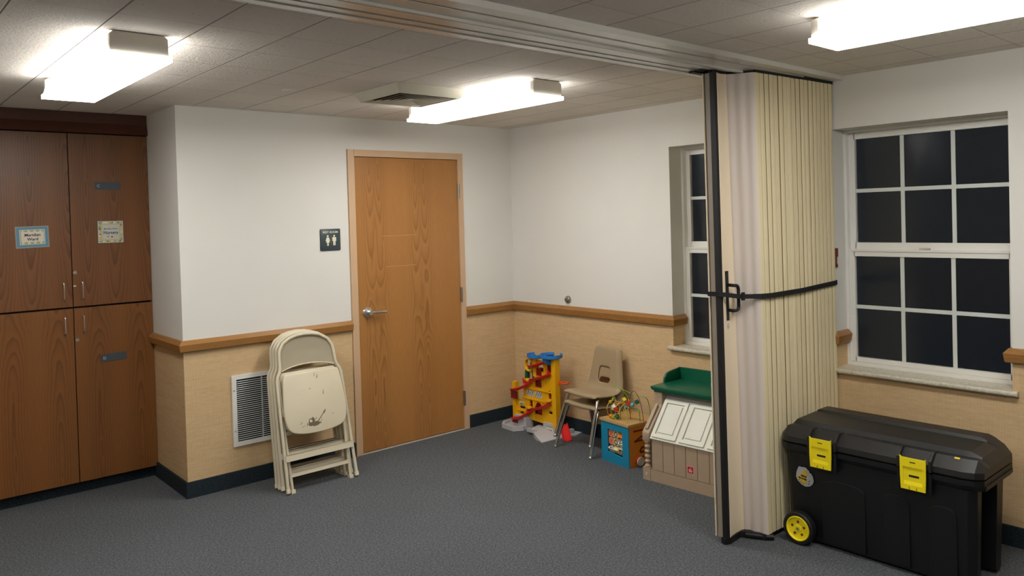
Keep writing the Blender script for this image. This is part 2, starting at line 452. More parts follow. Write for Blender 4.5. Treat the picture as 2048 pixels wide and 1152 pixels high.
def arch(x0, x1, z0, z1, n=10):
    r = (x1-x0)/2; c = (x0+x1)/2; k = min(r, z1-z0)
    return [(x0, z0), (x1, z0)] + [(c+r*math.cos(PI*i/n), z1-k+k*math.sin(PI*i/n)) for i in range(n+1)]
def bez(p, n=8):
    """Catmull-Rom through the points"""
    p = [Vector(q) for q in p]; out = []
    for i in range(len(p)-1):
        a = p[i-1] if i else p[0]; b, c = p[i], p[i+1]; d = p[i+2] if i+2 < len(p) else p[-1]
        for k in range(n):
            t = k/n
            out.append(.5*((2*b)+(c-a)*t+(2*a-5*b+4*c-d)*t*t+(3*b-a-3*c+d)*t**3))
    out.append(p[-1]); return out

# ------------------------------------------------------------------ room
PX = -2.68                       # pillar corner
XL, YF = -7.0, -7.6
W1, W2 = (-1.665, -2.555), (-2.83, -3.72)   # window openings along y
ZS, ZT = .745, 2.125
b = MB(); b.box(XL, .3, YF, .9, -.1, 0); struct(b.obj('floor', 'carpet', smooth=0))
b = MB(); b.box(XL, .3, YF, .9, H, H+.1); struct(b.obj('ceiling', 'ceil', smooth=0))
b = MB()
b.box(PX, -1.526, 0, .12, 0, H); b.box(-.514, .0, 0, .12, 0, H); b.box(-1.526, -.514, 0, .12, 2.185, H)
b.box(PX, PX+.12, .12, .72, 0, H); struct(b.obj('wall_back', 'wall', smooth=0))
b = MB(); b.box(XL, -3.72, 0, .12, 0, H); b.box(-3.84, -3.72, .12, .72, 0, H); b.box(-3.84, PX+.12, .72, .84, 0, H); b.box(-3.72, -3.641, .585, .72, 0, H)
struct(b.obj('wall_alcove', 'wall', smooth=0))
b = MB(); T = .22
b.box(0, T, .12, W1[0], 0, H)
b.box(0, T, W1[1], W2[0], 0, H); b.box(0, T, W2[1], YF, 0, H)
for w in (W1, W2): b.box(0, T, w[0], w[1], 0, ZS-.002); b.box(0, T, w[0], w[1], ZT, H)
struct(b.obj('wall_right', 'wall', smooth=0))
b = MB(); b.box(XL-.1, XL, YF, .12, 0, H); struct(b.obj('wall_left', 'wall', smooth=0))
b = MB(); b.box(XL-.1, T, YF-.1, YF, 0, H); struct(b.obj('wall_front', 'wall', smooth=0))

# chair rail, one trim per run
RAIL = [(0, .903), (.020, .903), (.026, .908), (.032, .948), (.012, .972), (0, .973)]
def rail(n, path):
    b = MB(); b.sweep(RAIL, path); o = struct(b.obj('trim_%d' % n, 'rail', smooth=25))
rail(1, [(PX, .585), (PX, 0), (-1.527, 0)][::1])
rail(2, [(-.513, 0), (0, 0), (0, W1[0]), (.128, W1[0])][::1])
rail(3, [(.128, W1[1]), (0, W1[1]), (0, W2[0]), (.128, W2[0])][::1])
rail(4, [(.128, W2[1]), (0, W2[1]), (0, YF+.01)][::1])
# carpet base
BASE = [(0, 0), (.011, 0), (.011, .096), (.009, .100), (0, .100)]
def base(name, path):
    b = MB(); b.sweep(BASE, path); struct(b.obj(name, 'cbase', smooth=25))
base('baseboard_back', [(PX, .64), (PX, 0), (-1.527, 0)]); base('baseboard_door', [(-.513, 0), (-.011, 0)])
base('baseboard_right', [(0, 0), (0, YF+.01)])

# partition header and track across the ceiling
b = MB()
b.prism([(-2.905, H), (-2.905, H-.024), (-2.840, H-.024), (-2.840, H-.006), (-2.826, H-.006), (-2.826, H-.026), (-2.745, H-.026),
         (-2.745, H-.036), (-2.738, H-.036), (-2.738, H-.008), (-2.731, H-.008), (-2.731, H-.036), (-2.724, H-.036), (-2.724, H-.026),
         (-2.632, H-.026), (-2.632, H-.004), (-2.620, H-.004), (-2.620, H-.028), (-2.575, H-.028), (-2.575, H-.006), (-2.568, H-.006), (-2.568, H-.032), (-2.525, H-.032), (-2.525, H)],
        'x', XL, -.001)
o = b.obj('ceiling_track', 'trackw', smooth=0)
tag(o, 'long white grooved ceiling track the folding partition slides along', 'track')

# ------------------------------------------------------------------ windows
def window(n, y0, y1):
    yc = (y0+y1)/2
    root = thing('window_%d' % n, None, None, (0, yc, ZS), kind='structure')
    L = yc-y1                                   # half width
    b = MB(); xf = .13
    def ring(b, xa, xb, ya, yb, za, zb, w, wt=None, wb=None, bev=.003):
        wt = w if wt is None else wt; wb = w if wb is None else wb
        b.box(xa, xb, ya, ya+w, za, zb, bev); b.box(xa, xb, yb-w, yb, za, zb, bev)
        b.box(xa, xb, ya+w*.9, yb-w*.9, zb-wt, zb, bev); b.box(xa, xb, ya+w*.9, yb-w*.9, za, za+wb, bev)
    z = lambda v: v-ZS
    ring(b, xf, xf+.075, -L+.0, L-.0, z(.766), z(ZT), .016, .016, .020)
    b.obj('window_frame', 'white', root)
    for nm, xa, za, zb, wb, wt in (('upper_sash', .165, 1.437, 2.108, .038, .036), ('lower_sash', .140, .787, 1.437, .026, .040)):
        b = MB(); ring(b, xa, xa+.028, -L+.012, L-.012, z(za), z(zb), .036, wt, wb)
        if nm == 'lower_sash': b.box(xa-.006, xa+.002, -L+.03, L-.03, z(1.425), z(1.437), .002)
        sh = b.obj(nm, 'white', root)
        gy = L-.048; g0, g1 = z(za)+wb, z(zb)-wt
        b = MB(); b.box(xa+.016, xa+.020, -gy-.004, gy+.004, g0-.004, g1+.004); b.obj('glass_pane', 'glass', sh, smooth=0)
        b = MB(); w = .0105; xm = xa+.009
        for q in (-gy/3, gy/3): b.box(xm+.0008, xm+.0052, q-w, q+w, g0, g1, .001)
        b.box(xm, xm+.006, -gy, gy, (g0+g1)/2-w, (g0+g1)/2+w, .001); b.obj('glazing_bars', 'muntin', sh)
        if nm == 'lower_sash':
            b = MB(); b.lathe([(0, 0), (.018, 0), (.018, .006), (.012, .010), (0, .010)], (xa+.010, 0, z(1.437)), (0, 0, 1)); b.box(xa-.010, xa+.004, -.020, .034, z(1.439), z(1.447), .003)
            b.obj('sash_lock', 'stone', sh)
    b = MB()
    b.box(-.001, .131, -L, L, z(.741), z(.766))
    b.prism([(-.036, z(.748)), (-.030, z(.740)), (-.0005, z(.740)), (-.0005, z(.766)), (-.030, z(.766)), (-.036, z(.760))], 'y', -L-.028, L+.028, .002)
    b.obj('window_sill', 'sill', root)
window(1, *W1); window(2, *W2)

# ------------------------------------------------------------------ restroom door
DX0, DX1 = -1.474, -.560
root = thing('door_1', None, None, (-1.017, 0, 0), kind='structure')
b = MB()
ox = 1.017
b.box(-1.525+ox, DX0+ox, -.014, .11, 0, 2.192, .003); b.box(DX1+ox, -.513+ox, -.014, .11, 0, 2.192, .003)
b.box(DX0+ox-.002, DX1+ox+.002, -.014, .11, 2.143, 2.192, .003); b.box(DX0+ox-.001, DX1+ox+.001, .050, .11, .0, 2.15)
b.obj('door_frame', 'frame', root)
b = MB(); b.box(DX0+ox+.004, DX1+ox-.004, -.002, .043, .012, 2.139, .001); slab = b.obj('door_slab', 'door', root, smooth=0)
b = MB(); b.box(DX0+ox, DX1+ox, -.012, .05, 0, .006, .002); b.obj('threshold', 'stone', root)
for zc in (1.893, 1.075, .25):
    b = MB(); hx = DX1+ox+.002
    b.cyl((hx, -.012, zc-.058), (hx, -.012, zc+.058), .008, 12); b.box(hx-.004, hx+.010, -.0165, -.012, zc-.057, zc+.057)
    b.obj('hinge', 'hinge', root)
b = MB(); kx, kz = -1.397+ox, 1.018
b.lathe([(0, 0), (.040, 0), (.040, .004), (.034, .012), (.016, .016), (.014, .045), (.016, .055), (0, .056)], (kx, -.002, kz), (0, -1, 0), 32)
b.tube(bez([(kx, -.050, kz), (kx+.03, -.052, kz+.001), (kx+.08, -.050, kz-.001), (kx+.13, -.046, kz-.003)], 4), .0095, 12, flat=.8)
b.obj('lever_handle', 'steel', root)
b = MB(); b.box(DX0+ox-.002, DX0+ox+.001, -.0155, -.004, .93, 1.08); b.obj('strike_plate', 'steel', root)
b = MB()
b.box(-1.253+ox, -.965+ox, -.0032, -.0018, 1.563, 1.566); b.box(-1.231+ox, -.969+ox, -.0032, -.0018, 1.336, 1.339); b.box(-1.249+ox, -1.247+ox, -.0032, -.0018, 1.38, 1.53)
b.obj('tape_marks', 'tape', root, smooth=0)

# ------------------------------------------------------------------ ceiling lamps
def lamp(n, x0, y0, label, L=1.215, wid=.236):
    cx, cy = x0+wid/2, y0-L/2
    root = thing('ceiling_light', label, 'ceiling light', (cx, cy, H), group='fluorescent ceiling lamps')
    if n: return root, (cx, cy)
    hw, hl = wid/2, L/2
    b = MB(); b.box(-hw*.62, hw*.62, -hl+.01, hl-.01, -.020, -.001, .003); b.obj('housing', 'lamphouse', root)
    for s in (-1, 1):
        b = MB(); c = hw-.014
        b.prism([(-c, -.014), (-c+.014, -.003), (c-.014, -.003), (c, -.014), (c, -.082), (-c, -.082)], 'y', s*(hl-.030), s*hl, .002)
        b.obj('end_cap', 'lamphouse', root)
    b = MB()
    prof = [(-hw+.034, -.012), (-hw+.020, -.035), (-hw+.004, -.084), (-hw+.008, -.100), (hw-.008, -.100), (hw-.004, -.084), (hw-.020, -.035), (hw-.034, -.012)]
    b.prism(prof, 'y', -hl+.0305, hl-.0305, 0); b.box(-hw+.002, hw-.002, -hl-.004, hl+.004, -.102, -.0825, .003)
    for f in b.bm.faces:
        f.normal_update(); f.material_index = 0 if (f.normal.z < -.5 or f.calc_center_median().z < -.097) else 1
    b.obj('diffuser', ['lamp', 'lampside'], root)
    return root, (cx, cy)
l0, _ = lamp(0, -3.483, -.575, 'lit white fluorescent ceiling light in front of the wooden cabinets')
for (x, y, lab) in ((-1.452, -.680, 'lit white fluorescent ceiling light beside the square air vent'),
                    (-1.42, -3.465, 'lit white fluorescent ceiling light on the window side of the ceiling track'),
                    (-3.483, -3.465, 'lit white fluorescent ceiling light above where the photographer stands')):
    o = dup(l0); o.location = (x+.118, y-.6075, H); o['label'] = lab

# square ceiling vent
root = thing('ceiling_vent', 'square cream air vent with nested louvres on the ceiling', 'vent', (-1.745, -1.172, H))
def ringprism(b, r0, z0, r1, z1, t=.0015):
    q = []
    for r, z in ((r0, z0), (r1, z1), (r1-t, z1+.004), (r0-t*3, z0)):
        q.append([(-r, -r, z), (r, -r, z), (r, r, z), (-r, r, z)])
    V = [[b.bm.verts.new(p) for p in R] for R in q]
    for i in range(4):
        A, B = V[i], V[(i+1) % 4]
        for j in range(4): b.bm.faces.new((A[j], A[(j+1) % 4], B[(j+1) % 4], B[j]))
b = MB(); ringprism(b, .238, -.001, .205, -.052, .012); b.obj('vent_frame', 'ventcream', root, smooth=0)
b = MB(); b.box(-.2, .2, -.2, .2, -.006, -.001); b.obj('duct_opening', 'black', root, smooth=0)
b = MB(); b.box(-.022, .022, -.022, .022, -.048, -.044); b.obj('centre_plate', 'ventcream', root)
for k in range(5):
    b = MB(); r = .199-.036*k; ringprism(b, r, -.050, r-.024, -.040, .0015); b.obj('louvre', 'ventcream', root, smooth=0)
for (x, y, lab) in ((-2.341, -.864, 'small round white ceiling cover nearer the restroom door wall'), (-2.321, -1.484, 'small round white ceiling cover nearer the ceiling track')):
    b = MB(); b.lathe([(0, -.006), (.030, -.0055), (.038, -.003), (.040, -.0002), (0, -.0002)], (0, 0, 0), (0, 0, 1), 24)
    o = b.obj('ceiling_cover', 'lamphouse', at=None); o.location = (x, y, H); tag(o, lab, 'cover plate', 'round ceiling cover plates')

# ------------------------------------------------------------------ wall fittings
# wall grille
gx, gz = -2.2, .485
root = thing('wall_vent', 'white louvred return air grille low on the wallcovering, behind folding chairs', 'vent', (gx, 0, .257))
b = MB(); w, h = .195, .456
b.plate([(-w, 0), (w, 0), (w, h), (-w, h)], [[(-w+.028, .028), (w-.028, .028), (w-.028, h-.028), (-w+.028, h-.028)]], 'y', -.014, -.001)
b.obj('vent_frame', 'white', root, smooth=0)
b = MB(); b.box(-w+.025, w-.025, -.003, -.001, .025, h-.025); b.obj('duct_opening', 'black', root, smooth=0)
n = 29
for k in range(n):
    b = MB(); zc = .034+(h-.068)*(k+.5)/n
    b.prism([(-.0125, zc-.0028), (-.0110, zc-.0036), (-.006, zc+.0002), (-.0072, zc+.0012)], 'x', -w+.026, w-.026); b.obj('slat', 'grille', root, smooth=0)
b = MB(); b.box(-.003, .003, -.0135, -.004, .028, h-.028); b.obj('centre_bar', 'grille', root)
for sx in (-1, 1):
    for zz in (.10, .36):
        b = MB(); b.lathe([(0, .003), (.005, .002), (.006, 0)], (sx*(w-.013), -.014, zz), (0, -1, 0), 12); b.obj('screw', 'steel', root)

# restroom sign
root = thing('restroom_sign', 'dark slate REST ROOM sign with cream figures on white wall', 'sign', (-1.674, 0, 1.555))
b = MB(); b.prism(rrect(-.077, .077, -.076, .076, .008), 'y', -.008, -.0005, .003); b.obj('sign_plate', 'teal', root)
text('lettering', 'REST ROOM', .021, 'cream_t', root, (0, -.0085, .052), bold=.0002)
def person(b, x, skirt):
    y0, y1 = -.0092, -.008; s = 1.0
    b.prism([(x+.0068*math.cos(2*PI*i/16), .026+.0068*math.sin(2*PI*i/16)) for i in range(16)], 'y', y0, y1)
    if skirt:
        b.prism([(x-.008, .017), (x+.008, .017), (x+.017, -.007), (x+.013, -.009), (x+.007, .006), (x+.014, -.019), (x+.006, -.019), (x+.006, -.042), (x+.001, -.042), (x+.001, -.019), (x-.001, -.019), (x-.001, -.042), (x-.006, -.042), (x-.006, -.019), (x-.014, -.019), (x-.007, .006), (x-.013, -.009), (x-.017, -.007)], 'y', y0, y1)
    else:
        b.prism([(x-.012, .017), (x+.012, .017), (x+.0145, .014), (x+.0145, -.010), (x+.0105, -.010), (x+.0095, .008), (x+.0085, -.040), (x+.0015, -.040), (x+.0005, -.012), (x-.0005, -.012), (x-.0015, -.040), (x-.0085, -.040), (x-.0095, .008), (x-.0105, -.010), (x-.0145, -.010), (x-.0145, .014)], 'y', y0, y1)
b = MB(); person(b, -.021, True); b.obj('woman_symbol', 'cream_t', root, smooth=0)
b = MB(); person(b, .028, False); b.obj('man_symbol', 'cream_t', root, smooth=0)
b = MB(); b.box(.0035, .0048, -.0088, -.008, -.040, .030); b.obj('divider_line', 'lap', root, smooth=0)

# wall door stop
b = MB(); b.lathe([(.030, 0), (.030, .004), (.026, .014), (.018, .018), (.016, .024), (.014, .030), (.007, .032), (.006, .028), (0, .028)], (0, 0, 0), (-1, 0, 0), 28)
o = b.obj('door_stop', 'hinge'); o.location = (0, -.653, 1.023); tag(o, 'round metal door stop on white wall just above the wood rail', 'door stop')
# small reddish wood catch that peeks out behind the partition
b = MB(); b.box(.002, .020, -.010, 0, .030, .078, .003); b.box(.003, .014, -.006, 0, -.03, .03, .002); b.box(.002, .016, -.009, 0, -.03, -.012, .003)
o = b.obj('wooden_catch', 'board_br'); o.location = (0, -2.8305, 1.37); tag(o, 'small reddish brown wooden catch peeking out behind the folded partition', 'catch')

# ------------------------------------------------------------------ cabinets
CY = .585
def handle(b, x, z0, z1, y):
    b.tube(bez([(x, y, z0), (x, y-.022, z0+.003), (x, y-.026, z0+.012), (x, y-.026, z1-.012), (x, y-.022, z1-.003), (x, y, z1)], 4), .0042, 10)
def cabinet(name, label, z0, z1, mat, hz, lock, toe):
    root = thing(name, label, 'cabinet', (-3.147, CY, z0))
    b = MB(); b.box(-.49, .464, .022, .13, -.0, z1-z0); b.obj('carcass', 'darkgap', root, smooth=0)
    if toe: b = MB(); b.box(-.49, .464, .055, .13, -z0, 0); b.obj('toe_kick', 'cbase', root, smooth=0)
    for s in (-1, 1):
        cx = s*.2335
        b = MB(); b.box(-.2305, .2305, 0, .020, .004, z1-z0-.004, .0012)
        d = b.obj('door', mat, root, smooth=0); d.location = (cx-.003*0, 0, 0)
        b = MB(); hx = -s*(.2335-.052); handle(b, hx, hz[0]-z0, hz[1]-z0, 0); b.obj('handle', 'steel', d)
        if s == 1:
            b = MB(); b.lathe([(.0125, 0), (.0125, .003), (.010, .0055), (.004, .0055), (.003, .004), (0, .004)], (-.2335+.016, 0, lock-z0), (0, -1, 0), 24)
            b.obj('lock', 'steel', d)
            if not toe:
                b = MB(); b.box(-.2335+.004, -.2335+.019, -.003, 0, hz[1]-z0-.026, hz[1]-z0-.018, .001); b.obj('catch', 'pap_cream', d)
    return root
cabinet('upper_cabinet', 'upper brown oak cabinet with taped paper signs, under the dark crown', 1.186, 2.284, 'cabu', (1.239, 1.342), 1.404, False)
cabinet('lower_cabinet', 'lower brown oak cabinet standing on a dark recessed base', .075, 1.182, 'cabl', (1.026, 1.128), .977, True)
b = MB(); b.prism([(-.030, 2.286), (-.012, 2.352), (-.012, H-.001), (.13, H-.001), (.13, 2.286)], 'x', -.49, .464)
o = b.obj('cabinet_crown', 'crown', smooth=0, at=(0, 0, 2.286)); o.location = (-3.147, CY, 2.286); tag(o, 'dark stained crown board between cabinet top and ceiling', 'trim board')

def poster(name, label, x, z, w, h, rot=0):
    return thing(name, label, 'sign', (x, CY-.0008, z), (0, rot, 0))
r1 = poster('paper_sign', 'blue-bordered laminated Meridian Ward sign taped to the upper cabinet', -3.353, 1.637, .17, .125, math.radians(-1.2))
b = MB(); b.box(-.088, .088, -.0006, 0, -.066, .066); b.obj('lamination', 'lap', r1, smooth=0)
b = MB(); b.box(-.081, .081, -.0016, -.0006, -.059, .059); b.obj('blue_border', 'pap_blue', r1, smooth=0)
b = MB(); b.box(-.067, .067, -.0022, -.0016, -.046, .046); b.obj('white_line', 'pap_grey', r1, smooth=0)
b = MB()
for k in range(16): b.mi = k % 4; b.box(-.062+.124*k/16, -.062+.124*(k+1)/16, -.0026, -.0022, -.042, .042)
b.obj('patterned_border', ['pap_mix', 'pap_cream', 'pap_yell', 'pap_sage'], r1, smooth=0)
b = MB(); b.box(-.058, .060, -.0032, -.0026, -.030, .032); b.obj('paper', 'pap_cream', r1, smooth=0)
text('lettering', 'Meridian', .0235, 'ink', r1, (.001, -.0038, .012), bold=.0005, sx=1.02)
text('lettering', 'Ward', .0235, 'ink', r1, (.001, -.0038, -.014), bold=.0005, sx=1.05)
r2 = poster('paper_sign', 'square pastel Nursery sign taped to the upper cabinet', -2.919, 1.654, .148, .14)
b = MB(); b.box(-.074, .074, -.0012, 0, -.070, .070); b.obj('lamination', 'pap_grey', r2, smooth=0)
random.seed(4)
b = MB()
for k in range(60):
    t = k/60*4; s = t % 1; d = .060+random.uniform(-.006, .006)
    x, z = [(-.07+.14*s, d), (d+.003, .07-.14*s), (.07-.14*s, -d), (-d-.003, -.07+.14*s)][int(t)]
    r = random.uniform(.005, .010); b.mi = random.choice((0, 0, 1, 1, 2, 3, 4, 5)); x = max(-.063, min(.063, x)); z = max(-.059, min(.059, z))
    y = -.0014-.00002*k
    b.prism([(x+r*math.cos(2*PI*i/8), z+r*math.sin(2*PI*i/8)) for i in range(8)], 'y', y-.0004, -.001)
b.obj('flower_border', ['pap_sky', 'pap_yell', 'pap_cream', 'pap_peach', 'pap_sage', 'pap_slate'], r2, smooth=0)
b = MB(); b.prism(rrect(-.057, .057, -.055, .055, .006), 'y', -.0034, -.0030); b.obj('yellow_border', 'pap_yell', r2, smooth=0)
b = MB(); b.box(-.049, .049, -.0042, -.0034, -.047, .046); b.obj('paper', 'pap_grey', r2, smooth=0)
text('lettering', 'Meridian Ward', .0125, 'inkblue', r2, (0, -.0048, .020), bold=.0001, sx=1.05)
text('lettering', 'Nursery', .026, 'inkblue', r2, (0, -.0048, -.005), bold=.0005)
def heart(b, x, z, s, rot=0):
    p = []
    for i in range(20):
        t = 2*PI*i/20; hx = 16*math.sin(t)**3/17*s; hz = (13*math.cos(t)-5*math.cos(2*t)-2*math.cos(3*t)-math.cos(4*t))/17*s
        p.append((x+hx*math.cos(rot)-hz*math.sin(rot), z+hx*math.sin(rot)+hz*math.cos(rot)))
    b.prism(p, 'y', -.0048, -.0042)
b = MB(); heart(b, -.016, -.029, .009, .5); b.obj('heart_shape', 'pap_mix', r2, smooth=0)
b = MB(); heart(b, .006, -.032, .007, -.2); b.obj('heart_shape', 'sq_red', r2, smooth=0)
for z, ch, rz in ((1.951, 'C', 0), (.844, 'D', -.028)):
    r = thing('name_plate', 'slim slate grey name plate lettered %s on a cabinet door' % ch, 'name plate', (-2.927, CY-.0005, z), (0, rz, 0))
    b = MB(); b.box(-.075, .075, -.002, 0, -.0245, .0245, .0008); b.obj('plate', 'plate', r)
    text('lettering', ch, .024, 'pap_grey', r, (-.054, -.0026, -.001))

def P(b, name, mat, root, smooth=35):
    """mesh drawn in world coordinates, made a child of an unrotated thing"""
    bmesh.ops.translate(b.bm, verts=b.bm.verts, vec=-Vector(root.location)); return b.obj(name, mat, root, smooth)
def loft(b, rings, cap=True):
    V = [[b.bm.verts.new(p) for p in R] for R in rings]; n = len(V[0]); fs = []
    for A, B in zip(V, V[1:]):
        for j in range(n): fs.append(b.bm.faces.new((A[j], A[(j+1) % n], B[(j+1) % n], B[j])))
    if cap: fs.append(b.bm.faces.new(V[0][::-1])); fs.append(b.bm.faces.new(V[-1]))
    for f in fs: f.material_index = b.mi
    bmesh.ops.recalc_face_normals(b.bm, faces=fs)

# ------------------------------------------------------------------ folding partition
def lean(p):
    x, y, z = p; w = max(0, min(1, -x/.77)); k = z/2.39
    return (x + .034*w*k, y + (.040*w)*k, z)
ZB, ZTOP = .030, 2.380
part = thing('folding_partition', 'tall cream accordion partition folded back against the window wall', 'partition', (-.45, -2.69, 0))
def vwall(b, pts, t=.003, z0=ZB, z1=ZTOP, dtop=None):
    """thin vertical sheet along a plan polyline"""
    n = len(pts); L, R = [], []
    for i in range(n):
        a = Vector(pts[max(0, i-1)]); c = Vector(pts[min(n-1, i+1)]); d = (c-a).normalized(); nn = Vector((d.y, -d.x))*t/2
        p = Vector(pts[i]); L.append(p+nn); R.append(p-nn)
    poly = L+R[::-1]
    dd = [Vector(d) for d in dtop] if dtop else [Vector((0, 0))]*n; dd = dd+dd[::-1]
    loft(b, [[lean((q.x+e.x*k, q.y+e.y*k, z0+(z1-z0)*k)) for q, e in zip(poly, dd)] for k in (0, .5, 1)])
def vbox(b, x0, x1, y0, y1, z0=ZB, z1=ZTOP, r=.0):
    if r: pts = [(x0+r, y0), (x1-r, y0), (x1, y0+r), (x1, y1-r), (x1-r, y1), (x0+r, y1), (x0, y1-r), (x0, y0+r)]
    else: pts = [(x0, y0), (x1, y0), (x1, y1), (x0, y1)]
    loft(b, [[lean((x, y, z)) for x, y in pts] for z in (z0, (z0+z1)/2, z1)])
b = MB(); vbox(b, -.958, -.935, -2.694, -2.667); P(b, 'lead_post', 'pgrey', part, 0)
b = MB(); vbox(b, -.960, -.930, -2.722, -2.694, .012, 2.395, .004); vbox(b, -.950, -.930, -2.668, -2.661, .03, 2.40); P(b, 'rubber_edge', 'rubber', part)
yN, yS = -2.706, -2.655
b = MB()
VX = -.788; DV = (-.058, -.010)
vwall(b, [(-.935, yN-.018), (-.930, yN-.012), (-.86, yN-.002), (VX-.016, yN-.001), (VX-.009, yN-.006), (VX, yN+.004)], .004, dtop=[(0, 0), (0, 0), (-.02, 0), DV, DV, DV])
P(b, 'lead_panel', 'ppanel', part)
b = MB(); vwall(b, [(-.962, -2.656), (-.93, -2.653), (-.86, yS), (-.82, yS)], .005); P(b, 'lead_panel', 'ppanel', part)
def flute(p, q, n=30, amp=.0024, waves=2.6):
    p, q = Vector(p), Vector(q); d = (q-p).normalized(); nn = Vector((d.y, -d.x))
    return [tuple(p+(q-p)*(i/n)+nn*amp*math.sin(2*PI*waves*i/n)) for i in range(n+1)]
b = MB(); fl = flute((VX, yN+.004), (-.7725, -2.838)); nf = len(fl)-1; vwall(b, fl, .004, dtop=[(DV[0]*(1-i/nf), DV[1]*(1-i/nf)) for i in range(nf+1)]); P(b, 'fluted_panel', 'pflute', part, 60)
b = MB(); vwall(b, flute((-.820, yS), (-.772, -2.535)), .004); P(b, 'fluted_panel', 'pflute', part, 60)
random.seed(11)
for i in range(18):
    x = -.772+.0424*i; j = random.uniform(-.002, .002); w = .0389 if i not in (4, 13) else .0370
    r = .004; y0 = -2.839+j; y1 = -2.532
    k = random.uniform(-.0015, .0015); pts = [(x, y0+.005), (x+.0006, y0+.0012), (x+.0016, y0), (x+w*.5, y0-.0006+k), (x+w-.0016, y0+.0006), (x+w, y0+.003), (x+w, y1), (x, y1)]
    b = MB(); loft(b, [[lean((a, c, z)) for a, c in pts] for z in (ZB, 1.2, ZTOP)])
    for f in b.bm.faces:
        f.normal_update(); f.material_index = 1 if abs(f.normal.x) > .9 else 0  # pleat side faces coloured darker, painting the shade of the narrow gaps
    P(b, 'pleat', ['pleat', 'gap_shade'], part, 0)
b = MB()
def sweepstrip(b, z0, z1, w, off=0):
    vbox(b, -1.035, -.93, -2.640-w, -2.625, z0, z1) if z0 > 1 else None
    vwall(b, [(-.965, -2.70), (-.93, -2.712), (-.835, -2.702), (-.80, -2.74), (-.768, -2.826)], w, z0, z1)
b = MB(); sweepstrip(b, 2.380, 2.402, .018); vbox(b, -.770, -.005, -2.842, -2.535, 2.380, 2.402)
vbox(b, -1.03, -.80, -2.70, -2.60, 2.392, 2.402); P(b, 'top_sweep', 'rubber', part, 20)
b = MB(); sweepstrip(b, .001, .032, .030); vbox(b, -.755, -.01, -2.826, -2.54, .001, .030); b.tube([lean(q) for q in ((-.815, -2.735, .016), (-.79, -2.79, .017), (-.762, -2.830, .016), (-.745, -2.852, .016))], .0155, 10); P(b, 'bottom_sweep', 'rubber', part, 20)
# pull handle, key cap, bolt
hy = -2.712+.021
b = MB(); b.box(-.902+.018, -.878+.018, hy-.006, hy, 1.120, 1.372, .002)
b.tube(bez([(-.880+.018, hy-.004, 1.300), (-.885+.018, hy-.040, 1.300), (-.862+.018, hy-.046, 1.296), (-.853+.018, hy-.046, 1.28)], 5) + bez([(-.853+.018, hy-.046, 1.19), (-.862+.018, hy-.046, 1.176), (-.885+.018, hy-.040, 1.172), (-.880+.018, hy-.004, 1.172)], 5), .0085, 10)
P(b, 'pull_handle', 'rubber', part)
b = MB(); b.lathe([(.016, 0), (.016, .003), (.013, .005), (0, .005)], (-.872, hy-.0005, 1.092), (0, -1, 0), 24); P(b, 'lock_cover', 'stone', part)
b = MB(); b.lathe([(.010, 0), (.008, .004), (.003, .005), (.003, .002), (0, .002)], (-.835, -2.669, 2.345), (0, -1, 0), 16); P(b, 'bolt', 'hinge', part)
# strap round the folded stack
b = MB()
path = [(-.972, -2.648, 1.262), (-.958, -2.705, 1.262), (-.930, -2.722, 1.258), (-.87, -2.762, 1.246), (-.80, -2.805, 1.243), (-.768, -2.828, 1.242), (-.70, -2.838, 1.240), (-.4, -2.846, 1.242), (-.012, -2.846, 1.255), (-.006, -2.838, 1.256)]
for (p, q) in zip(path, path[1:]):
    pv, qv = Vector(p), Vector(q); d = (qv-pv).normalized(); nn = Vector((d.y, -d.x, 0)).normalized()*.0022
    hgt = .0125 if p[0] > -.85 else .0115
    R = lambda c: [c+nn+Vector((0, 0, hgt)), c-nn+Vector((0, 0, hgt)), c-nn-Vector((0, 0, hgt)), c+nn-Vector((0, 0, hgt))]
    loft(b, [R(pv), R(qv)])
b.box(-.862, -.842, -2.780, -2.770, 1.226, 1.266, .003)
o = b.obj('strap', 'strap', smooth=20, at=(-.5, -2.84, 1.245)); tag(o, 'black webbing strap tied round the folded accordion partition', 'strap')

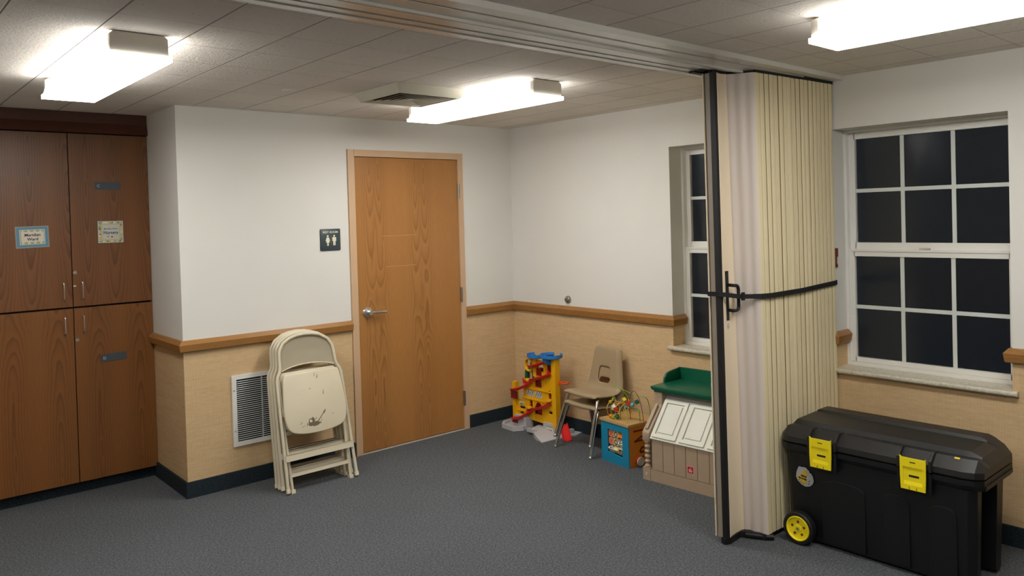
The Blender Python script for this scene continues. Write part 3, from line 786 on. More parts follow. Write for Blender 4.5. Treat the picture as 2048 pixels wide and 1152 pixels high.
# ------------------------------------------------------------------ metal folding chairs
def folding_chair(label, worn):
    root = thing('folding_chair', label, 'chair', (0, 0, 0), group='folding chairs leaning by the wall grille')
    half = [(.236, .006), (.232, .22), (.228, .45), (.222, .685), (.214, .712), (.198, .738), (.191, .765), (.189, .83), (.182, .873), (.155, .915), (.105, .945), (.055, .958), (0, .962)]
    pts = [(-x, 0, z) for x, z in half] + [(x, 0, z) for x, z in half[::-1][1:]]
    b = MB(); b.tube(pts, .0105, 12); b.obj('frame', 'paint', root)
    for s in (-1, 1):
        b = MB(); b.lathe([(.014, 0), (.014, .022), (.0115, .026)], (s*.236, 0, -.002), (0, 0, 1), 14); b.obj('foot_cap', 'paint', root)
        b = MB(); b.tube([(s*.200, .020, -.004), (s*.204, .022, .30), (s*.205, .020, .52)], .0095, 10); b.box(s*.200-.013, s*.200+.013, .004, .036, -.012, .012, .004)
        b.obj('leg', 'paint', root)
        b = MB(); b.box(s*.212-.002, s*.212+.002, -.012, .026, .46, .70, .001); b.obj('side_bracket', 'paint', root)
    # back rest panel, slightly bowed
    rows = []
    for i in range(13):
        t = i/12; row = []
        for j in range(25):
            u = -1+2*j/24
            lo = .770-.030*abs(u)**2.2
            w = .184
            x = u*w
            a = abs(x)
            hi = None
            for (xa, za), (xb, zb) in zip(half, half[1:]):
                if za > .76 and xb <= a <= xa: hi = za+(zb-za)*((xa-a)/(xa-xb) if xa != xb else 0)
            if hi is None: hi = .85
            z = lo+(hi-.004-lo)*t
            row.append((x, .004+.012*(1-u*u)*(1-abs(2*t-1)*.6), z))
        rows.append(row)
    b = MB(); b.grid(rows)
    bmesh.ops.solidify(b.bm, geom=b.bm.faces[:], thickness=.003)
    b.tube([(r[0], r[1]-.002, r[2]) for r in rows[0]], .004, 8); b.obj('backrest', 'paint', root, 50)
    # seat pan
    out = [(-.172, .716), (-.190, .704), (-.199, .66), (-.207, .58), (-.213, .48), (-.209, .42), (-.195, .375), (-.16, .345), (-.09, .330), (0, .325)]
    out = out + [(-x, z) for x, z in out[::-1][1:]]
    out = [tuple(p) for p in bez([(x, z, 0) for x, z in out], 3)]; out = [(p[0], p[1]) for p in out]
    b = MB(); b.prism(out, 'y', -.034, -.013, .007, seg=3, ang=.9)
    b.obj('seat', 'worn' if worn else 'paint', root, 40)
    b = MB(); b.box(-.232, .232, -.016, -.011, .184, .224, .002); b.box(-.232, .232, -.016, .0, .219, .224, .001); b.obj('crossbar', 'paint', root)
    b = MB(); b.box(-.200, .200, .010, .014, .085, .110, .0015); b.box(-.200, .200, .010, .030, .106, .110, .001); b.obj('rear_crossbar', 'paint', root)
    return root
fc = folding_chair('beige metal folding chair with chipped seat paint, front of the leaning stack', True)
plan = folding_chair('', False)
spots = [(-.400, .212), (-.327, .171), (-.287, .166), (-.247, .161)]
labs = ['beige metal folding chair second in the leaning stack, just behind the chipped one',
        'beige metal folding chair third in the leaning stack, between two others',
        'beige metal folding chair deepest in the leaning stack, against the wall rail']
for k, (y, dy) in enumerate(spots):
    o = fc if k == 0 else (plan if k == 1 else dup(plan))
    o.location = (-1.978-.002*k, y, .012); o.rotation_euler = (-math.asin(dy/.963), 0, 0)
    if k: o['label'] = labs[k-1]

# ------------------------------------------------------------------ school chairs
def school_chair(label, z):
    root = thing('school_chair', label, 'chair', (-.222, -1.098, z), (0, 0, math.radians(-95)), 'stacked moulded school chairs')
    prof = [(-.124, .312), (-.130, .326), (-.122, .337), (-.085, .338), (-.03, .331), (.05, .328), (.085, .338), (.105, .365), (.115, .41), (.126, .49), (.138, .57), (.146, .61), (.150, .622), (.158, .624)]
    pr = bez([(y, z_, 0) for y, z_ in prof], 3); n = len(pr); rows = []
    def width(t):
        ks = [(0, .128), (.05, .152), (.12, .172), (.35, .180), (.52, .182), (.60, .176), (.72, .152), (.92, .128), (1, .118)]
        for (a, wa), (c, wc) in zip(ks, ks[1:]):
            if t <= c: return wa+(wc-wa)*(t-a)/(c-a)
        return ks[-1][1]
    for i, p in enumerate(pr):
        t = i/(n-1); w = width(t); row = []
        seat = max(0, 1-max(0, t-.35)/.2)
        for j in range(33):
            u = -1+2*j/32; e = max(0, abs(u)-.78)/.22
            y = p.x; zz = p.y
            zz -= seat*(.011*e*e) ; y += (1-seat)*(.035*e*e) - (1-seat)*.008*(u*u) + .004
            zz -= .010*(1-u*u)*seat*.6
            if t > .9: zz -= .012*e*e
            row.append(Vector((u*w, y, zz)))
        if t < .12:
            for v in row: v.z += (1-t/.12)*.014*(v.x/w)**4
        rows.append(row)
    hx, z0, z1 = .064, .372, .497
    def inhole(v): 
        if not (v.y > .09): return False
        x = v.x; zt = z1-.012*(x/hx)**2*2
        return abs(x) < hx-.010*max(0, (z0+.02-v.z)/.02) and z0 < v.z < zt
    b = MB(); V = [[b.bm.verts.new(p) for p in r] for r in rows]
    for i in range(n-1):
        for j in range(32):
            c = (rows[i][j]+rows[i+1][j+1])/2
            if not inhole(c): b.bm.faces.new((V[i][j], V[i][j+1], V[i+1][j+1], V[i+1][j]))
    for v in [v for v in b.bm.verts if not v.link_faces]: b.bm.verts.remove(v)
    # round off the hole rim
    rim = [v for v in b.bm.verts if v.is_boundary and abs(v.co.x) < .075 and .36 < v.co.z < .51]
    for _ in range(3):
        new = {v: sum(((e.other_vert(v).co) for e in v.link_edges if e.is_boundary), Vector())/2*.5+v.co*.5 for v in rim if sum(e.is_boundary for e in v.link_edges) == 2}
        for v, c in new.items(): v.co = c
    o = b.obj('seat_shell', 'shell', root, 60)
    m = o.modifiers.new('thickness', 'SOLIDIFY'); m.thickness = .007; m.offset = 0
    m = o.modifiers.new('smooth', 'SUBSURF'); m.levels = 1; m.render_levels = 1
    for s in (-1, 1):
        b = MB(); b.tube(bez([(s*.190, -.198, .012), (s*.176, -.146, .16), (s*.162, -.100, .284), (s*.155, -.088, .303), (s*.132, -.060, .312), (s*.130, -.02, .313)], 5), .0112, 12)
        l = b.obj('leg', 'dchrome', root)
        b = MB(); b.lathe([(0, 0), (.012, .001), (.014, .006), (.012, .016), (.0095, .020)], (s*.1905, -.1985, 0), (0, 0, 1), 14); b.obj('glide', 'chrome', l)
        b = MB(); b.tube(bez([(s*.130, -.02, .313), (s*.130, .05, .308), (s*.138, .082, .295), (s*.160, .13, .16), (s*.180, .172, .012)], 5), .0112, 12)
        l = b.obj('leg', 'dchrome', root)
        b = MB(); b.lathe([(0, 0), (.012, .001), (.014, .006), (.012, .016), (.0095, .020)], (s*.1805, .1725, 0), (0, 0, 1), 14); b.obj('glide', 'chrome', l)
    b = MB(); b.tube([(-.132, -.06, .312), (.132, -.06, .312)], .007, 8); b.tube([(-.132, .05, .307), (.132, .05, .307)], .007, 8); b.obj('seat_frame', 'dchrome', root)
    return root
school_chair('tan moulded school chair lower of the two, legs standing on the carpet', 0)
school_chair('tan moulded school chair stacked on top, with open slot in its back', .079)

# ------------------------------------------------------------------ wheeled chest
X0, X1, Y0, Y1 = -.675, -.228, -2.850, -3.795
ch = thing('storage_chest', 'large black plastic wheeled chest with two yellow latches under the window', 'storage chest', (-.45, -3.32, 0))
xc = (X0+X1)/2
lidp = [(-.672, .498), (-.674, .503), (-.672, .527), (-.624, .573), (-.588, .574), (-.576, .564), (-.563, .592), (-.378, .596), (-.366, .586), (-.352, .605), (-.262, .604), (-.234, .555), (-.229, .503), (-.231, .498)]
def endring(pr, y, sx, cap): return [(xc+(x-xc)*sx, y, min(z, cap)) for x, z in pr]
b = MB()
loft(b, [endring(lidp, Y0, .84, .545), endring(lidp, Y0-.022, .95, .566), endring(lidp, Y0-.045, 1, .60), endring(lidp, Y0-.060, 1, 1), endring(lidp, Y1+.10, 1, 1),
         endring(lidp, Y1+.075, 1, .594), endring(lidp, Y1+.03, .93, .572), endring(lidp, Y1, .80, .535)])
for yc in (-3.087, -3.525):
    for s in (-1, 1):
        yy = yc+s*.069
        b.prism([(-.690, .498), (-.690, .548), (-.650, .582), (-.60, .578), (-.60, .498)], 'y', yy-.006, yy+.006, .002)
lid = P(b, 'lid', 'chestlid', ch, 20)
b = MB()
rim = [(X0, .492), (X0, .470), (X0+.012, .450), (X0+.020, .445), (X1-.020, .445), (X1-.012, .450), (X1, .470), (X1, .492)]
loft(b, [endring(rim, Y0, .84, 1), endring(rim, Y0-.022, .95, 1), endring(rim, Y0-.045, 1, 1), endring(rim, Y1+.10, 1, 1), endring(rim, Y1+.03, .93, 1), endring(rim, Y1, .80, 1)])
def bodyring(z, i):
    a = Y0-.02-i; c = Y1+.028+i; x0, x1 = X0+.018+i, X1-.05-i; q = .03
    return [(x0, a-q, z), (x0+q, a, z), (x1-q, a, z), (x1, a-q, z), (x1, c+q, z), (x1-q, c, z), (-.385, c, z), (-.39, c+.075, z), (-.575, c+.075, z), (-.58, c, z), (x0+q, c, z), (x0, c+q, z)]
loft(b, [bodyring(.018, .012), bodyring(.446, 0)])
bmesh.ops.triangulate(b.bm, faces=[f for f in b.bm.faces if len(f.verts) > 4])
for y0, y1, zt in ((-3.070, -3.285, .345), (-3.370, -3.490, .35), (-3.575, -3.69, .35)):
    b.prism(arch(y1, y0, .03, zt-.0, 8) if False else [(y0, .03), (y1, .03)] + [((y0+y1)/2-(y0-y1)/2*math.cos(PI*q/12), zt-.045+.045*math.sin(PI*q/12)**.6) for q in range(13)], 'x', X0+.0185, X0+.030, .0015)
for yc in (-3.087, -3.525):
    for s in (-1, 1):
        b.box(X0-.012, X0+.02, yc+s*.069-.006, yc+s*.069+.006, .40, .492, .002)
b.prism([(-.40, .02), (-.60, .02), (-.60, .05), (-.40, .05)][::-1], 'y', Y0-.03, Y0-.10)
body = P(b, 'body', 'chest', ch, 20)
b = MB(); b.box(-.62, -.28, Y1-.004, Y1+.03, .452, .468, .003); P(b, 'carry_handle', 'chest', ch)
for yc in (-3.087, -3.525):
    w = .056; z0, z1 = .407, .550; xf = X0-.018
    b = MB()
    outer = [(yc-w+.003, z0), (yc+w-.003, z0), (yc+w, .47), (yc+w, z1+.006), (yc+w-.008, z1-.001), (yc-w+.008, z1-.001), (yc-w, z1+.006), (yc-w, .47)]
    b.plate(outer, [[(yc-w+.015, .428), (yc+w-.015, .428), (yc+w-.013, .508), (yc-w+.013, .508)]], 'x', xf-.006, xf)
    b.box(xf-.0015, xf+.004, yc-w+.012, yc+w-.012, .424, .512)
    b.prism([(xf-.0058, .4285), (xf-.0012, .4285), (xf-.0012, .446)], 'y', yc-w+.015, yc+w-.015)
    lt = P(b, 'latch', 'yellow', ch, 20)
    b = MB(); b.box(xf-.0022, xf-.0014, yc-.026, yc+.018, .464, .473); b.box(xf-.0066, xf-.0058, yc-.012, yc+.012, .529, .533)
    for s in (-.016, .016): b.box(xf-.0066, xf-.0058, yc+s-.0012, yc+s+.0012, z0+.001, z0+.013)
    bmesh.ops.translate(b.bm, verts=b.bm.verts, vec=-Vector(ch.location)); b.obj('slots', 'black', lt, 0)
for (xa, sgn, nm) in ((-.674, -1, 1), (X1-.05, 1, 0)):
    yw, zw = -2.966, .081
    b = MB(); b.lathe([(.062, -.004), (.062, .004*0+.034), (.066, .040), (.075, .040), (.081, .034), (.081, .002), (.076, -.004)], (xa, yw, zw), (sgn, 0, 0), 40)
    wh = P(b, 'wheel', 'rubber', ch)
    b = MB(); b.lathe([(.063, .0), (.063, .036), (.060, .041), (.056, .041), (.052, .033), (.018, .030), (.016, .034), (0, .034)], (xa, yw, zw), (sgn, 0, 0), 40)
    bmesh.ops.translate(b.bm, verts=b.bm.verts, vec=-Vector(ch.location)); b.obj('hub', 'yellow', wh)
    b = MB()
    for k in range(5):
        a = 2*PI*k/5+.3; b.lathe([(0, .0335), (.0065, .0335), (.0065, .030)], (xa, yw+.033*math.cos(a), zw+.033*math.sin(a)), (sgn, 0, 0), 12)
    bmesh.ops.translate(b.bm, verts=b.bm.verts, vec=-Vector(ch.location)); b.obj('hub_holes', 'board_br', wh)
    b = MB(); b.lathe([(.008, .034), (.007, .039), (0, .040)], (xa, yw, zw), (sgn, 0, 0), 12)
    bmesh.ops.translate(b.bm, verts=b.bm.verts, vec=-Vector(ch.location)); b.obj('axle', 'steel', wh)
b = MB(); b.box(-.631, -.6255, -3.676, -3.698, .5664, .5674)
for v in b.bm.verts: v.co.z += (v.co.x+.632)*.96
P(b, 'yellow_mark', 'b_yellow', ch, 0)
# sticker
xs = X0+.0165
b = MB(); pts = [(-.034, .036), (-.028, .046), (-.012, .044), (-.002, .047), (.012, .045), (.018, .036), (.026, .034), (.027, .024), (.036, .022), (.046, .008), (.050, -.012), (.044, -.030), (.028, -.044), (.006, -.050), (-.016, -.044), (-.036, -.028), (-.046, -.010), (-.042, .016)]
stk = thing('sticker', 'torn round silver and yellow NEW FEATURE sticker on the black chest', 'sticker', (xs, -2.980, .334), (0, 0, -PI/2))
b.prism(pts, 'y', -.0012, -.0002); b.obj('silver_layer', 'stick', stk, 0)
b = MB(); b.prism([(-.002, .032), (.014, .030), (.018, .010), (.008, -.010), (.012, -.038), (-.010, -.038), (-.032, -.022), (-.040, -.004), (-.020, .002)], 'y', -.0020, -.0012); b.obj('yellow_patch', 'stick_y', stk, 0)
text('lettering', 'NEW', .013, 'ink', stk, (-.003, -.0026, .000), rot=(PI/2, .12, 0), bold=.0005)
text('lettering', 'FEATURE', .0105, 'ink', stk, (-.010, -.0026, -.013), rot=(PI/2, .12, 0), bold=.0004)
b = MB()
for x, z in ((-.028, -.024), (-.018, -.031), (-.006, -.037), (.026, -.020), (.024, -.034)): b.prism([(x-.003, z), (x, z-.003), (x+.003, z+.001), (x, z+.004)], 'y', -.0026, -.0012)
b.obj('printed_marks', 'ink', stk, 0)

# ------------------------------------------------------------------ play bench (toy chest)
rt = thing('toy_bench', 'taupe play chest with white slanted lids and dark green shelf top', 'toy chest', (-.482, -1.782, 0), (0, 0, math.radians(-87)))
WB, DB = .72, .44
b = MB()
b.prism([(.012, .0), (DB, .0), (DB, .53), (.185, .53), (.185, .48), (.012, .272)], 'x', .058, WB-.058)
b.box(.0, WB, -.004, .022, .0, .070, .008)
b.box(0, WB, DB-.05, DB, .0, .06, .005)
b.obj('chest_body', 'taupe', rt, 20)
for k in range(7):
    x = .070+.083*k; b = MB(); b.box(x, x+.079, -.001, .02, .074, .262, .004); b.obj('front_board', 'taupe', rt)
for s, xa in ((0, .0), (1, WB-.055)):
    b = MB()
    b.box(xa, xa+.055, -.008, DB, .0, .080, .008)
    b.prism([(-.010, .245), (.02, .240), (DB, .240), (DB, .53), (.14, .53), (.14, .455), (-.010, .300)], 'x', xa, xa+.055, .006)
    b.box(xa+.004, xa+.051, .030, DB-.01, .07, .25, .004)
    b.prism([(.005, .318), (.125, .455), (.118, .462), (-.001, .325)], 'x', xa+.018, xa+.037, .001)
    sd = b.obj('side_frame', 'taupe', rt, 30)
    b = MB(); pr = []
    for k in range(40):
        z = .078+.170*k/39; pr.append((.0175+.0045*math.sin(2*PI*k/39*5.5), z))
    b.lathe([(0, .078)]+pr+[(0, .248)], (xa+.027, .012, 0), (0, 0, 1), 16); b.obj('twisted_column', 'taupe', rt, 60)
    b = MB()
    for z in (.04,): b.lathe([(.010, 0), (.008, .003), (.004, .001), (0, .001)], (xa+.027, -.008, z), (0, -1, 0), 14)
    b.obj('plug', 'stone', sd)
b = MB(); b.box(.0, .055, .135, .15, .45, .53, .004); b.lathe([(.011, 0), (.008, .003), (.004, .001), (0, .001)], (.030, .135, .505), (0, -1, 0), 14); b.obj('corner_block', 'taupe', rt)
b = MB(); b.box(.05, WB-.05, .178, .190, .44, .535); b.obj('upper_panel', 'greyw', rt)
# slanted lids
L0, L1 = Vector((0, -.010, .268)), Vector((0, .172, .486)); d = (L1-L0); Ls = d.length; d.normalize(); nrm = Vector((0, -d.z, d.y))
def lidmat(x): 
    m = Matrix.Identity(4); m.col[0] = (1, 0, 0, 0); m.col[1] = (*(-nrm), 0); m.col[2] = (*d, 0); m.col[3] = (x, L0.y, L0.z, 1); return m
b = MB(); b.box(.062, WB-.062, -.004, .012, 0, Ls, .004, mat=lidmat(0)); ld = b.obj('slanted_lid', 'offwh', rt, 30)
for k in range(3):
    x = .068+.2*k; m = lidmat(x)
    b = MB(); w = .180
    b.plate(rrect(0, w, .012, Ls-.010, .008), [rrect(.024, w-.024, .034, Ls-.032, .004)], 'y', -.014, -.003, mat=m)
    b.box(.036, w-.036, -.011, -.003, .048, Ls-.046, .004, mat=m); b.obj('lid_panel', 'offwh', rt, 30)
# green shelf top
b = MB()
for (z0, z1, i) in ((.528, .540, .014), (.540, .548, .004), (.548, .566, .0)):
    b.prism([(-.020+i, .118+i), (WB+.020-i, .118+i), (WB+.020-i, DB+.005), (-.020+i, DB+.005)], 'z', z0, z1, .003)
prs = [(.255, .566), (.262, .600), (.285, .622), (.315, .630), (DB+.005, .640), (DB+.005, .566)]
for xa in (-.020, WB+.006): b.prism(prs, 'x', xa, xa+.014, .003)
b.box(-.02, WB+.02, DB-.009, DB+.005, .56, .640, .003)
b.obj('shelf_top', 'green', rt, 25)
b = MB(); zc = .128; xm = .35
b.box(xm-.024, xm+.024, -.0018, -.001, zc-.023, zc+.023); lg = b.obj('logo_badge', 'logo_w', rt, 0)
b = MB(); b.box(xm-.0205, xm+.0205, -.0024, -.0018, zc-.0195, zc+.0195); b.obj('red_square', 'logo_r', lg, 0)
b = MB()
b.prism([(xm-.016, zc-.004), (xm, zc+.013), (xm+.016, zc-.006), (xm+.013, zc-.008), (xm, zc+.007), (xm-.013, zc-.007)], 'y', -.003, -.0024)
b.prism([(xm-.010, zc-.014), (xm-.010, zc-.007), (xm, zc+.003), (xm+.010, zc-.007), (xm+.012, zc-.014), (xm+.004, zc-.013), (xm, zc-.007), (xm-.004, zc-.014)], 'y', -.003, -.0024)
b.obj('house_mark', 'logo_w', lg, 0)

# ------------------------------------------------------------------ activity cube
cu = thing('activity_cube', 'wooden toy cube with blue tic-tac-toe side and bead wires on top', 'toy', (-.372, -1.318, 0), (0, 0, math.radians(-97)))
CW = .276
b = MB(); b.box(.004, CW-.004, .060, CW-.004, .003, .272); b.box(.004, CW-.004, .010, .06, .003, .050); b.box(.004, CW-.004, .010, .06, .235, .272); b.box(.004, .058, .010, .06, .05, .235); b.box(.222, CW-.004, .010, .06, .05, .235); b.obj('cube_body', 'black', cu, 0)
b = MB(); b.plate([(0, 0), (CW, 0), (CW, .272), (0, .272)], [[(.066, .070), (.214, .058), (.214, .224), (.066, .224)]], 'y', 0, .008); b.obj('blue_side', 'cubeb', cu, 0)
b = MB(); b.box(CW-.010, CW, .008, CW, 0, .272); osd = b.obj('orange_side', 'cubeo', cu, 0)
b = MB()
def slotp(y0, y1, z0, z1): b.box(CW, CW+.0012, y0, y1, z0, z1, 0)
slotp(.045, .235, .232, .243)
def strip(pts, w=.006):
    for (ya, za), (yb, zb) in zip(pts, pts[1:]):
        dy, dz = yb-ya, zb-za; L = math.hypot(dy, dz); ny, nz = -dz/L*w, dy/L*w; ey, ez = dy/L*w*.8, dz/L*w*.8
        b.prism([(ya-ey+ny, za-ez+nz), (yb+ey+ny, zb+ez+nz), (yb+ey-ny, zb+ez-nz), (ya-ey-ny, za-ez-nz)], 'x', CW, CW+.0012)
strip([(.055, .170), (.12, .196), (.17, .170), (.055, .170)]); strip([(.10, .098), (.115, .118), (.14, .124), (.17, .110), (.17, .092), (.11, .090), (.10, .098)])
strip([(.075, .034), (.105, .046), (.14, .064)], .004)
b.obj('track_slots', 'board_br', osd, 0)
b = MB(); b.box(-.006, CW+.006, -.006, CW+.006, .272, .288, .002); top = b.obj('cube_top', 'maple', cu)
b = MB()
for k in range(26):
    t = .000+CW*(k+.5)/26
    for (x0, x1, y0, y1) in ((t-.0028, t+.0028, .0, .007), (t-.0028, t+.0028, CW-.007, CW), (.0, .007, t-.0028, t+.0028), (CW-.007, CW, t-.0028, t+.0028)):
        b.mi = k % 2; b.box(x0, x1, y0, y1, .288, .2886)
b.obj('printed_edge', ['pap_cream', 'b_wirer'], top, 0)
# tic tac toe tiles: 3 x 3 turning blocks
tiles = [('X', 'sq_red', 0), ('O', 'sq_cream', 0), (None, 'b_orange', -.6), ('X', 'sq_pink', 0), ('O', 'sq_cream', 0), ('O', 'pap_cream', -.9), ('O', 'pap_cream', -1.0), (None, 'sq_cream', -.9), ('O', 'sq_cream', .3)]
for i, (chh, mt, ang) in enumerate(tiles):
    cx = .091+.049*(i % 3); cz = .196-.052*(i//3)
    tl = bpy.data.objects.new('game_tile', None); COL.objects.link(tl); tl.parent = cu; tl.location = (cx, .030, cz); tl.rotation_euler = (ang, 0, 0)
    bpy.data.objects.remove(tl)
    b = MB(); b.box(-.0225, .0225, -.018, .018, -.022, .022, .0015)
    rmat = Matrix.Rotation(ang, 4, 'X'); bmesh.ops.transform(b.bm, matrix=rmat, verts=b.bm.verts)
    o = b.obj('game_tile', mt if chh != 'X' else 'sq_pink', cu, 20); o.location = (cx, .028, cz)
    if chh == 'O':
        b = MB(); R = [(.0125*math.cos(2*PI*k/20), -.0184, .0165*math.sin(2*PI*k/20)) for k in range(20)]
        b.tube(R, .0035, 6, closed=True, flat=.3); bmesh.ops.transform(b.bm, matrix=rmat, verts=b.bm.verts); b.obj('o_mark', 'sq_black', o)
    elif chh == 'X':
        b = MB()
        for s in (-1, 1): b.tube([(-.013*s, -.0184, -.015), (.013*s, -.0184, .015)], .0035, 6, flat=.3)
        bmesh.ops.transform(b.bm, matrix=rmat, verts=b.bm.verts); b.obj('x_mark', 'sq_red', o)
b = MB(); b.lathe([(.032, 0), (.032, .012), (.028, .014)], (CW+.0015, .088, .036), (1, 0, 0), 24); wd = b.obj('wheel', 'b_red', cu)
b = MB(); b.lathe([(.030, .014), (.030, .020), (.026, .022), (.022, .019), (.018, .022), (.014, .019), (.010, .022), (.006, .019), (0, .021)], (CW+.0015, .088, .036), (1, 0, 0), 24); b.obj('ringed_disc', 'stone', wd)
# wires and beads; cube local frame: x along the blue side, y into the depth
Zt = .288
def wire(name, pts, mat, r=.0024, n=6):
    b = MB(); b.tube(bez(pts, n), r, 8); return b.obj(name, mat, cu, 60)
wire('bead_wire', [(.05, .23, Zt), (.045, .21, .40), (.015, .165, .462), (-.002, .130, .484), (.012, .104, .496), (.045, .10, .494), (.09, .115, .480), (.17, .14, .455), (.25, .14, .452), (.285, .16, .445), (.27, .20, .38), (.26, .22, Zt)], 'b_wireg')
wire('bead_wire', [(.17, .12, Zt), (.165, .115, .40), (.185, .115, .462), (.215, .118, .486), (.25, .122, .45), (.27, .13, .38), (.275, .14, Zt)], 'b_wirer')
wire('bead_wire', [(.135, .06, Zt), (.14, .06, .345), (.155, .075, .368), (.20, .10, .370), (.245, .12, .366), (.26, .12, .35), (.262, .12, Zt)], 'green_t', .0022)
sp = [(.012, .06, Zt)]
for k in range(49):
    a = -2.2+2*PI*3.0*k/40; sp.append((.030+.130*k/40, .075+.048*math.sin(a), .352+.048*math.cos(a)))
sp += [(.215, .030, .395), (.240, .022, .36), (.246, .020, Zt)]
wire('bead_wire', sp, 'b_wirey', .0024, 4)
wire('bead_wire', [(.10, .20, Zt), (.09, .15, .37), (.05, .10, .375), (.04, .06, .350), (.10, .05, .340), (.16, .06, .345), (.20, .08, .38), (.16, .12, .42), (.14, .20, .38), (.14, .22, Zt)], 'b_yellow', .0022)
def bead(x, y, z, mat, kind=0, r=.012):
    b = MB()
    if kind == 0: b.lathe([(0, -r*.8), (r*.7, -r*.8), (r, -r*.3), (r, r*.3), (r*.7, r*.8), (0, r*.8)], (x, y, z), (1, .4, .3), 12)
    elif kind == 1: b.box(-r*.8, r*.8, -r*.8, r*.8, -r*.8, r*.8, .002, mat=Matrix.Translation((x, y, z)) @ Matrix.Rotation(.7, 4, 'Y') @ Matrix.Rotation(.4, 4, 'X'))
    else:
        pts = [((r*(1.25 if k % 2 else .8))*math.cos(2*PI*k/12), (r*(1.25 if k % 2 else .8))*math.sin(2*PI*k/12)) for k in range(12)]
        b.prism(pts, 'y', -r*.6, r*.6, mat=Matrix.Translation((x, y, z)) @ Matrix.Rotation(.5, 4, 'Z'))
    b.obj('bead', mat, cu, 40)
for q in ((.065, .06, .362, 'b_white', 1, .015), (.035, .06, .392, 'b_yellow', 2, .011), (.045, .075, .408, 'b_lime', 0, .010), (.130, .03, .362, 'b_red', 2, .014), (.065, .035, .304, 'b_orange', 0, .014),
          (.092, .03, .306, 'b_lime', 2, .012), (.125, .04, .310, 'b_green', 1, .014), (.165, .07, .425, 'b_yellow', 1, .015), (.195, .08, .406, 'b_red', 2, .013), (.178, .07, .378, 'b_teal', 1, .014),
          (.225, .09, .400, 'b_sky', 0, .014), (.26, .10, .424, 'b_green', 2, .014), (.115, .06, .390, 'b_orange', 0, .010)):
    bead(*q)

# ------------------------------------------------------------------ toy ramp tower
tw = thing('toy_ramp_tower', 'yellow plastic toy building with red zigzag ramps and blue trays', 'toy', (-.2, -.2, 0), (0, 0, -PI/2))
outl = [(.03, .098), (.195, .098), (.200, .080), (.47, .068), (.50, .068), (.50, .56), (.265, .56), (.265, .43), (.245, .405), (.125, .392), (.125, .225), (.03, .215)]
holes = [arch(.262, .340, .345, .425, 6)[::1], arch(.262, .338, .132, .228, 6), arch(.196, .230, .155, .238, 6), [(.415, .275), (.448, .275), (.448, .325), (.436, .338), (.415, .338)],
         [(.413, .158), (.466, .158), (.466, .184), (.413, .184)], [(.072, .148), (.140, .148), (.140, .170), (.072, .170)], arch(.075, .125, .106, .136, 5),
         arch(.305, .365, .475, .550, 6), arch(.405, .452, .480, .550, 6), [(.145, .34), (.175, .34), (.175, .378), (.145, .378)]]
b = MB(); b.plate(outl, holes, 'y', -.006, .006)
b.box(.10, .50, -.014, -.006, .322, .332, .002); b.box(.12, .50, -.014, -.006, .238, .250, .002); b.box(.03, .20, -.012, -.006, .128, .136, .002)
b.box(.245, .262, -.014, .006, .09, .235, .002); b.box(.345, .352, -.012, .006, .10, .235, .002); b.box(.375, .39, -.012, .006, .34, .55, .002)
b.obj('yellow_facade', 'toyy', tw, 20)
for x0, x1, y0, y1, z1 in ((.478, .520, -.028, .020, .596), (.258, .292, -.018, .018, .570), (.004, .040, -.020, .018, .356)):
    b = MB(); b.box(x0, x1, y0, y1, .066 if x0 > .4 else (.43 if x0 > .2 else .06), z1, .004); b.obj('yellow_post', 'toyy', tw)
b = MB(); b.box(.250, .350, .010, .016, .345, .43); b.box(.250, .352, .010, .016, .125, .232); b.box(.186, .238, .010, .016, .150, .242); b.box(.405, .456, .010, .016, .270, .345); b.box(.395, .46, .010, .016, .475, .555); b.box(.30, .37, .012, .018, .465, .50); b.box(.262, .345, -.012, -.0062, .442, .500)
b.obj('red_backing', 'toydr', tw, 0)
for x0 in (.166, .262):
    b = MB(); b.box(x0, x0+.080, -.0072, -.0061, .264, .310); o = b.obj('window_sticker', 'pap_grey', tw, 0)
    b = MB()
    for k in range(9):
        x = x0+.008+.008*k; zz = .272+.012*((k*7) % 3); b.box(x, x+.006, -.0078, -.0072, zz, zz+.014+.004*(k % 2))
    b.obj('printed_marks', 'plate', o, 0)
b = MB(); b.box(.072, .128, -.0072, -.0061, .178, .205); o = b.obj('window_sticker', 'pap_cream', tw, 0)
b = MB()
for k in range(5): b.box(.080+.009*k, .086+.009*k, -.0078, -.0072, .180, .190+.004*(k % 3))
b.obj('printed_marks', 'green_t', o, 0)
def trough(b, path, w=.020, dp=.020, t=.0035):
    rings = []
    P_ = [Vector(p) for p in path]
    for i, p in enumerate(P_):
        a = P_[max(0, i-1)]; c = P_[min(len(P_)-1, i+1)]; dd = (c-a).normalized(); sd = dd.cross(Vector((0, 0, 1))).normalized(); up = sd.cross(dd)
        out_ = [p+sd*math.cos(PI*k/8)*w-up*math.sin(PI*k/8)*dp+up*dp*.3 for k in range(9)]
        inn = [p+sd*math.cos(PI*k/8)*(w-t)-up*math.sin(PI*k/8)*(dp-t)+up*dp*.35 for k in range(8, -1, -1)]
        rings.append(out_+inn)
    loft(b, rings)
def ramp(pts): 
    b = MB(); trough(b, bez(pts, 5)); b.obj('red_ramp', 'toyr', tw, 40)
ramp([(.446, -.012, .576), (.37, -.034, .548), (.30, -.040, .524), (.236, -.036, .510)])
ramp([(.455, -.014, .478), (.395, -.034, .450), (.31, -.040, .422), (.232, -.020, .400)])
ramp([(.232, -.014, .386), (.18, -.040, .350), (.11, -.050, .318), (.026, -.044, .300)])
ramp([(.446, -.014, .250), (.385, -.036, .216), (.31, -.042, .190), (.238, -.022, .170)])
ramp([(.230, -.014, .156), (.17, -.040, .118), (.11, -.052, .086), (.030, -.050, .072)])
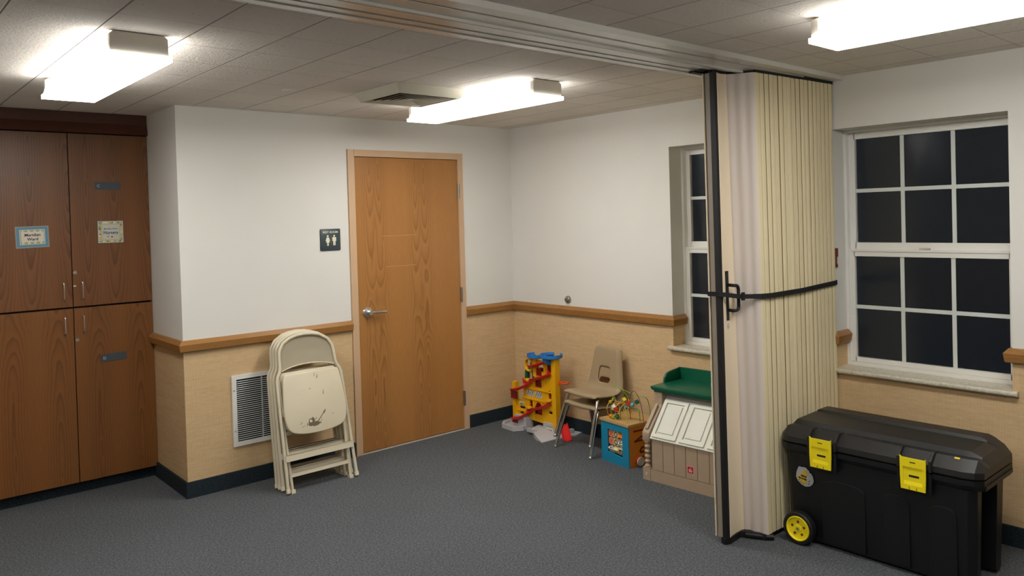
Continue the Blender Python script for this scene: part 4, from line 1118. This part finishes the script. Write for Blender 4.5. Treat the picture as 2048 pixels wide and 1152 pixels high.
for x, z in ((.205, .392), (.437, .262), (.210, .172)):
    b = MB(); b.prism([(x-.024, -.040), (x+.006, -.044), (x+.024, -.026), (x+.020, -.006), (x-.020, -.006)], 'z', z-.004, z+.014, .003); b.obj('yellow_catcher', 'toyy', tw)
for pts in ([(.19, .365), (.13, .40), (.135, .36)], [(.40, .445), (.45, .48), (.43, .50)], [(.40, .225), (.43, .275), (.45, .24)], [(.16, .14), (.19, .175), (.20, .14)], [(.40, .54), (.43, .60), (.45, .57)]):
    b = MB(); b.prism(pts, 'y', -.020, -.010, .001); b.obj('red_fin', 'toyr', tw)
for (x0, x1, z0, z1) in ((.0, .075, .225, .285), (.01, .075, .03, .06)):
    b = MB(); b.box(x0, x1, -.034, -.026, z0, z1, .002); b.obj('red_flap', 'toydr', tw)
# blue trays
def tray(cx, cy, z, R, a0, a1, h=.026):
    b = MB(); rows = []
    prof = [(R, h), (R-.004, h), (R-.008, .006), (R-.040, .004), (R-.046, .014), (R-.042, .014), (R-.036, -.002), (R-.004, -.002), (R, .002)]
    loft(b, [[(cx+r*math.cos(a), cy+r*math.sin(a), z+zz) for r, zz in prof] for a in [math.radians(a0+(a1-a0)*k/28) for k in range(29)]])
    return b.obj('blue_tray', 'toyb', tw, 30)
tray(.285, .0, .582, .076, 150, 400); tray(.452, .0, .597, .088, 120, 440)
b = MB(); b.box(.405, .470, -.050, -.030, .560, .600, .003); b.box(.425, .476, -.034, .0, .545, .60, .003); b.obj('blue_bracket', 'toyb', tw)
b = MB(); R = [(.205+.044*math.cos(2*PI*k/28), -.004, .512+.048*math.sin(2*PI*k/28)) for k in range(28)]; b.tube(R, .008, 10, closed=True, flat=2.2); b.obj('yellow_ring', 'toyy', tw, 50)
b = MB(); b.tube(bez([(.236, .02, .40), (.230, .02, .455), (.19, .02, .478), (.155, .02, .462), (.146, .02, .385)], 5), .017, 12, flat=1.4); b.obj('green_tunnel', 'toyg', tw)
b = MB(); b.tube(bez([(.215, .018, .56), (.20, .025, .52), (.215, .02, .47)], 5), .010, 10, flat=1.4); b.obj('green_tunnel', 'toyg', tw)
b = MB(); R = [(.565+.028*math.cos(PI*k/10-1.6), .03+.028*math.sin(PI*k/10-1.6), .412) for k in range(18)]; b.tube(R, .006, 8, flat=.8); b.prism([(.520, .395), (.56, .405), (.56, .420), (.520, .425)], 'y', .0, .012, .002); b.obj('orange_hook', 'toyo', tw)
# grey bases
b = MB(); ol = [(-.062, -.070), (-.004, -.132), (.142, -.142), (.186, -.070), (.170, .05), (.03, .14), (-.075, .04)]
b.prism(ol, 'z', 0, .008); il = [(x*.86+.008, y*.86) for x, y in ol]
b.plate(ol, [il], 'z', .008, .034); b.box(.035, .165, -.03, .028, .006, .098, .003); b.box(.17, .195, -.05, .02, .006, .098, .003); b.obj('grey_base', 'toygr', tw, 20)
b = MB()
loft(b, [[(.270, -.060, 0), (.255, .03, 0), (.255, .03, .040), (.270, -.060, .034)], [(.40, -.150, 0), (.40, .04, 0), (.40, .04, .045), (.40, -.150, .034)], [(.46, -.180, 0), (.52, .05, 0), (.52, .05, .03), (.46, -.180, .026)], [(.535, -.196, 0), (.57, .02, 0), (.57, .02, .012), (.535, -.196, .003)]])
b.box(.275, .37, -.115, -.095, .02, .046, .003); b.box(.36, .50, -.018, .022, .0, .090, .003)
b.prism([(.43, .0), (.53, -.02), (.60, .10), (.58, .185), (.44, .16)], 'z', 0, .010); b.box(.52, .55, .10, .13, .008, .040, .002)
b.obj('grey_base', 'toygr', tw, 20)
b = MB(); b.box(.392, .470, -.0192, -.0182, .012, .070); o = b.obj('window_sticker', 'pap_cream', tw, 0)
b = MB()
for k in range(8): b.box(.394+.0095*k, .399+.0095*k, -.0198, -.0192, .060, .069)
for k in range(6): b.box(.398+.011*k, .404+.011*k, -.0198, -.0192, .020+.008*(k % 2), .044)
b.obj('printed_marks', 'ink', o, 0)
b = MB(); trough(b, [(.50, .06, .085), (.56, .02, .050), (.63, -.030, .020), (.655, -.048, .012)], .034, .018, .004); b.obj('red_slide', 'toyr', tw, 40)
